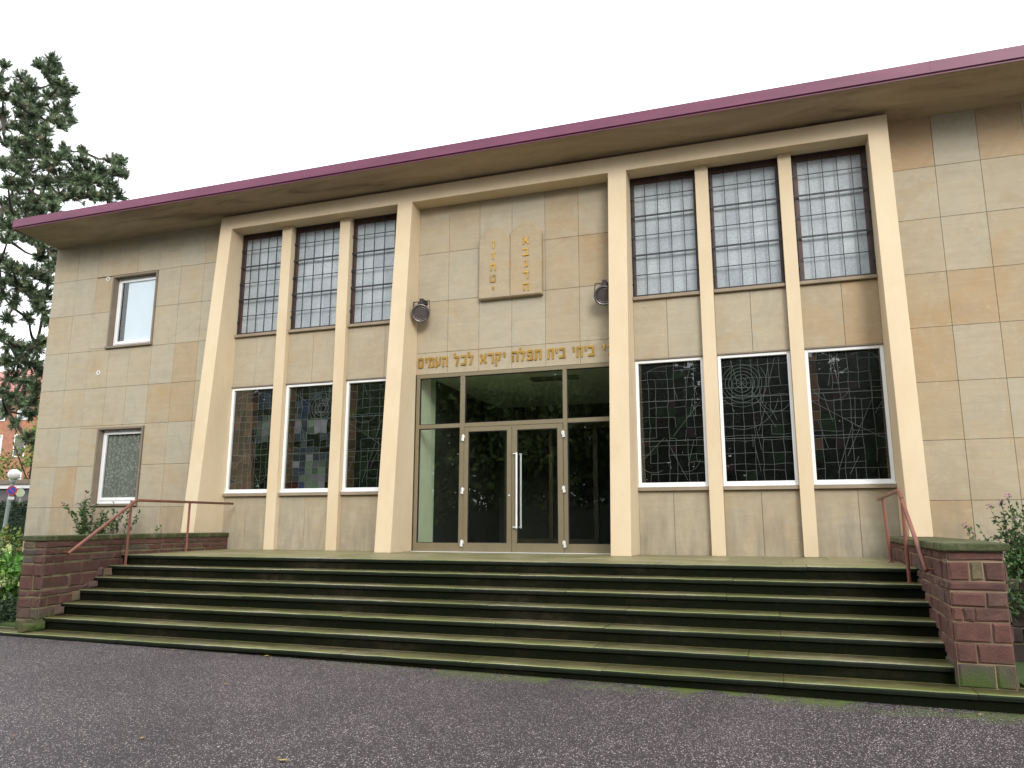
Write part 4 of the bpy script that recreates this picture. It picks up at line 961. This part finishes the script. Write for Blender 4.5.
t = thing('climbing_shrub', (-12.2, -.5, .2), 'sprawling leafy rose bush below the lower wing window', 'shrub')
stemmy(t, (-11.55,-.45,.15), 22, .9, .62, (0,0), .085, M['leaf'], None, 34)
stemmy(t, (-12.0,-.45,.15), 7, 1.3, .15, (0,0), .10, M['leaf'], M['pink'], 34)
t = thing('small_seedling', (-10.6, -.35, .2), 'thin seedling between the rose bush and the portal frame', 'plant')
stemmy(t, (-10.05,-.35,.15), 3, .42, .12, (.1,0), .07, M['leaf'], None, 12)
t = thing('buddleia_shrub', (5.4, -2.6, -.4), 'tall pink-flowered shrub behind the right cheek wall', 'shrub')
stemmy(t, (5.70,-2.2,-.95), 90, 1.85, .42, (.02,-.04), .065, M['leaf'], M['pink'], 110)
mb = MB()
for i in range(75): clump(mb, (5.62+random.gauss(0,.22), -2.7+random.gauss(0,.12), .0+random.gauss(0,.33)), .2, 60, .065, .035, .2)
for i in range(26): clump(mb, (5.45+random.gauss(0,.30), -3.02+random.uniform(-.1,.05), -.25+random.gauss(0,.16)), .14, 45, .06, .035, .1)
mb.build('inner_foliage', M['leaf'], t)
t = thing('pink_flower_plant', (5.6, -1.0, -.9), 'small pink-flowered plant rising behind the coping of the right cheek wall', 'plant')
stemmy(t, (5.62,-.9,-.9), 16, 1.72, .14, (0,0), .055, M['leaf'], M['pink'], 80)
t = thing('green_weed', (4.95, -4.6, -1.0), 'bright green weed at the foot of the right cheek wall', 'plant')
mb = MB()
for i in range(12): clump(mb, (4.92+random.uniform(-.12,.2), -4.75+random.uniform(-.2,.2), -.88+random.uniform(-.04,.06)), .07, 26, .06, .04, .5)
mb.build('foliage', M['lime'], t)
# low rubble wall behind the right cheek
t = thing('rubble_wall', (6.5, -3.2, -1.05), 'low dark rubble wall running right from the steps', 'wall')
mb = MB(); mb.box(4.70, 10, -2.9, -2.55, -1.3, -.13); mb.build('core', M['mortar_moss'], t)
mb = MB(); masonry(mb, (4.70,-2.9,0), (10,-2.9,0), Vector((0,-1,0)), [-.12,-.3,-.48,-.68,-.86,-1.08], (.2,.5), .03)
mb.build('stonework', M['dark_rubble'], t)

# ============================================================ LITTER
def fallen(x, y, s, rot, t, label):
    mb = MB(); n = 9; c = (0, 0, .008); pts = []
    for i in range(n):
        a = 6.283*i/n; rr = s*(1.0 if i % 2 else .62); pts.append((math.cos(a)*rr, math.sin(a)*rr*.7, .004+random.uniform(0,.010)))
    mb.mesh([c]+pts+[(s*1.5, .0, .006), (s*1.5, .004, .006)], [(0, 1+i, 1+(i+1) % n) for i in range(n)]+[(0, n+1, n+2)], t)
    o = mb.build('fallen_leaf', M['fallen']); o.location = (x, y, gz_at(x)+.003); o.rotation_euler = (0, 0, rot); return tag(o, label, 'leaf', 'leaves fallen on the asphalt')
fallen(-4.347, -5.911, 0.030, 3.50, 0.50, 'tiny pale leaf close to the foot of the steps, left of the others')
fallen(-2.676, -7.154, 0.030, 1.05, 0.15, 'small orange leaf in the middle of the asphalt')
fallen(-1.956, -8.941, 0.035, 2.10, 0.30, 'brown leaf on the asphalt at the lower left')
fallen(-0.688, -9.024, 0.045, 6.30, 0.90, 'largest, yellow lobed leaf at the bottom edge of the asphalt')
fallen(-3.297, -5.684, 0.040, 0.70, 0.10, 'orange leaf lying beside the lowest step')
fallen(-2.857, -9.240, 0.020, 3.15, 0.45, 'small reddish leaf at the far left of the asphalt')

for i in range(26):
    x = random.choice([random.uniform(-5.5, 4.2), random.uniform(-4, -.5), random.uniform(-7.4, -3)]); o = fallen(x, -5.74-abs(random.gauss(0,.07)), random.uniform(.010,.022), random.random()*6, random.uniform(.05,.6), 'small brown scrap of leaf blown against the foot of the lowest step'); o['group'] = 'leaf scraps along the step foot'
# ============================================================ TREES ACROSS THE FORECOURT (mirrored in the glass)
mb = MB()
for i in range(86):
    v = rdir(); c = Vector((v.x*3.3*random.random()**.4, v.y*2.6*random.random()**.4, 6.0+v.z*5.4*random.random()**.45)); clump(mb, c, 1.15, 80, .40, .28, .1, 0)
t0 = thing('broadleaf_tree', (0, 0, 0), 'dense broadleaf tree in the row across the forecourt, facing the entrance', 'tree', 'trees across the forecourt'); mb.build('crown', M['far_leaf'], t0)
mb = MB(); mb.tube([(0,0,-.1),(.1,0,2.5),(0,.1,6)], .2, 10, radii=[.26,.2,.08])
for i in range(7):
    v = rdir(.6); mb.tube([(0,0,2.2+i*.5), Vector((0,0,3.4+i*.6))+v*2.2], .07, 6, radii=[.09,.03])
mb.build('trunk', M['bark'], t0)
t1 = thing('broadleaf_tree', (0, 0, 0), 'lighter green broadleaf tree in the row across the forecourt', 'tree', 'light trees across the forecourt')
for ch in list(t0.children):
    c_ = ch.copy(); c_.data = ch.data.copy(); COL.objects.link(c_); c_.parent = t1
    if 'crown' in c_.name: c_.data.materials[0] = M['sunlit_leaf']
u0 = u1 = 0
for i in range(26):
    row = i % 2; x = -62+i*3.15+random.uniform(-.6,.6); lt = -31 < x < -11 and row == 0
    if row and random.random() < .18: continue
    if lt: o = t1 if u1 == 0 else copy_tree(t1); u1 += 1
    else: o = t0 if u0 == 0 else copy_tree(t0); u0 += 1
    o.location = (x, -31-row*4.5+random.uniform(-1,1), -1.1); s = random.uniform(1.12, 1.35); o.scale = (s, s, s); o.rotation_euler = (0, 0, random.random()*6)
hedge('added_hedge', -70, 24, -29.2, -28, -1.2, 1.5, 12000, .30, M['far_leaf'], 'unseen dark hedge added to keep bright sky out of the mirrored glass', 'hedge')  # added out of view, blocks the low sky in the window reflections
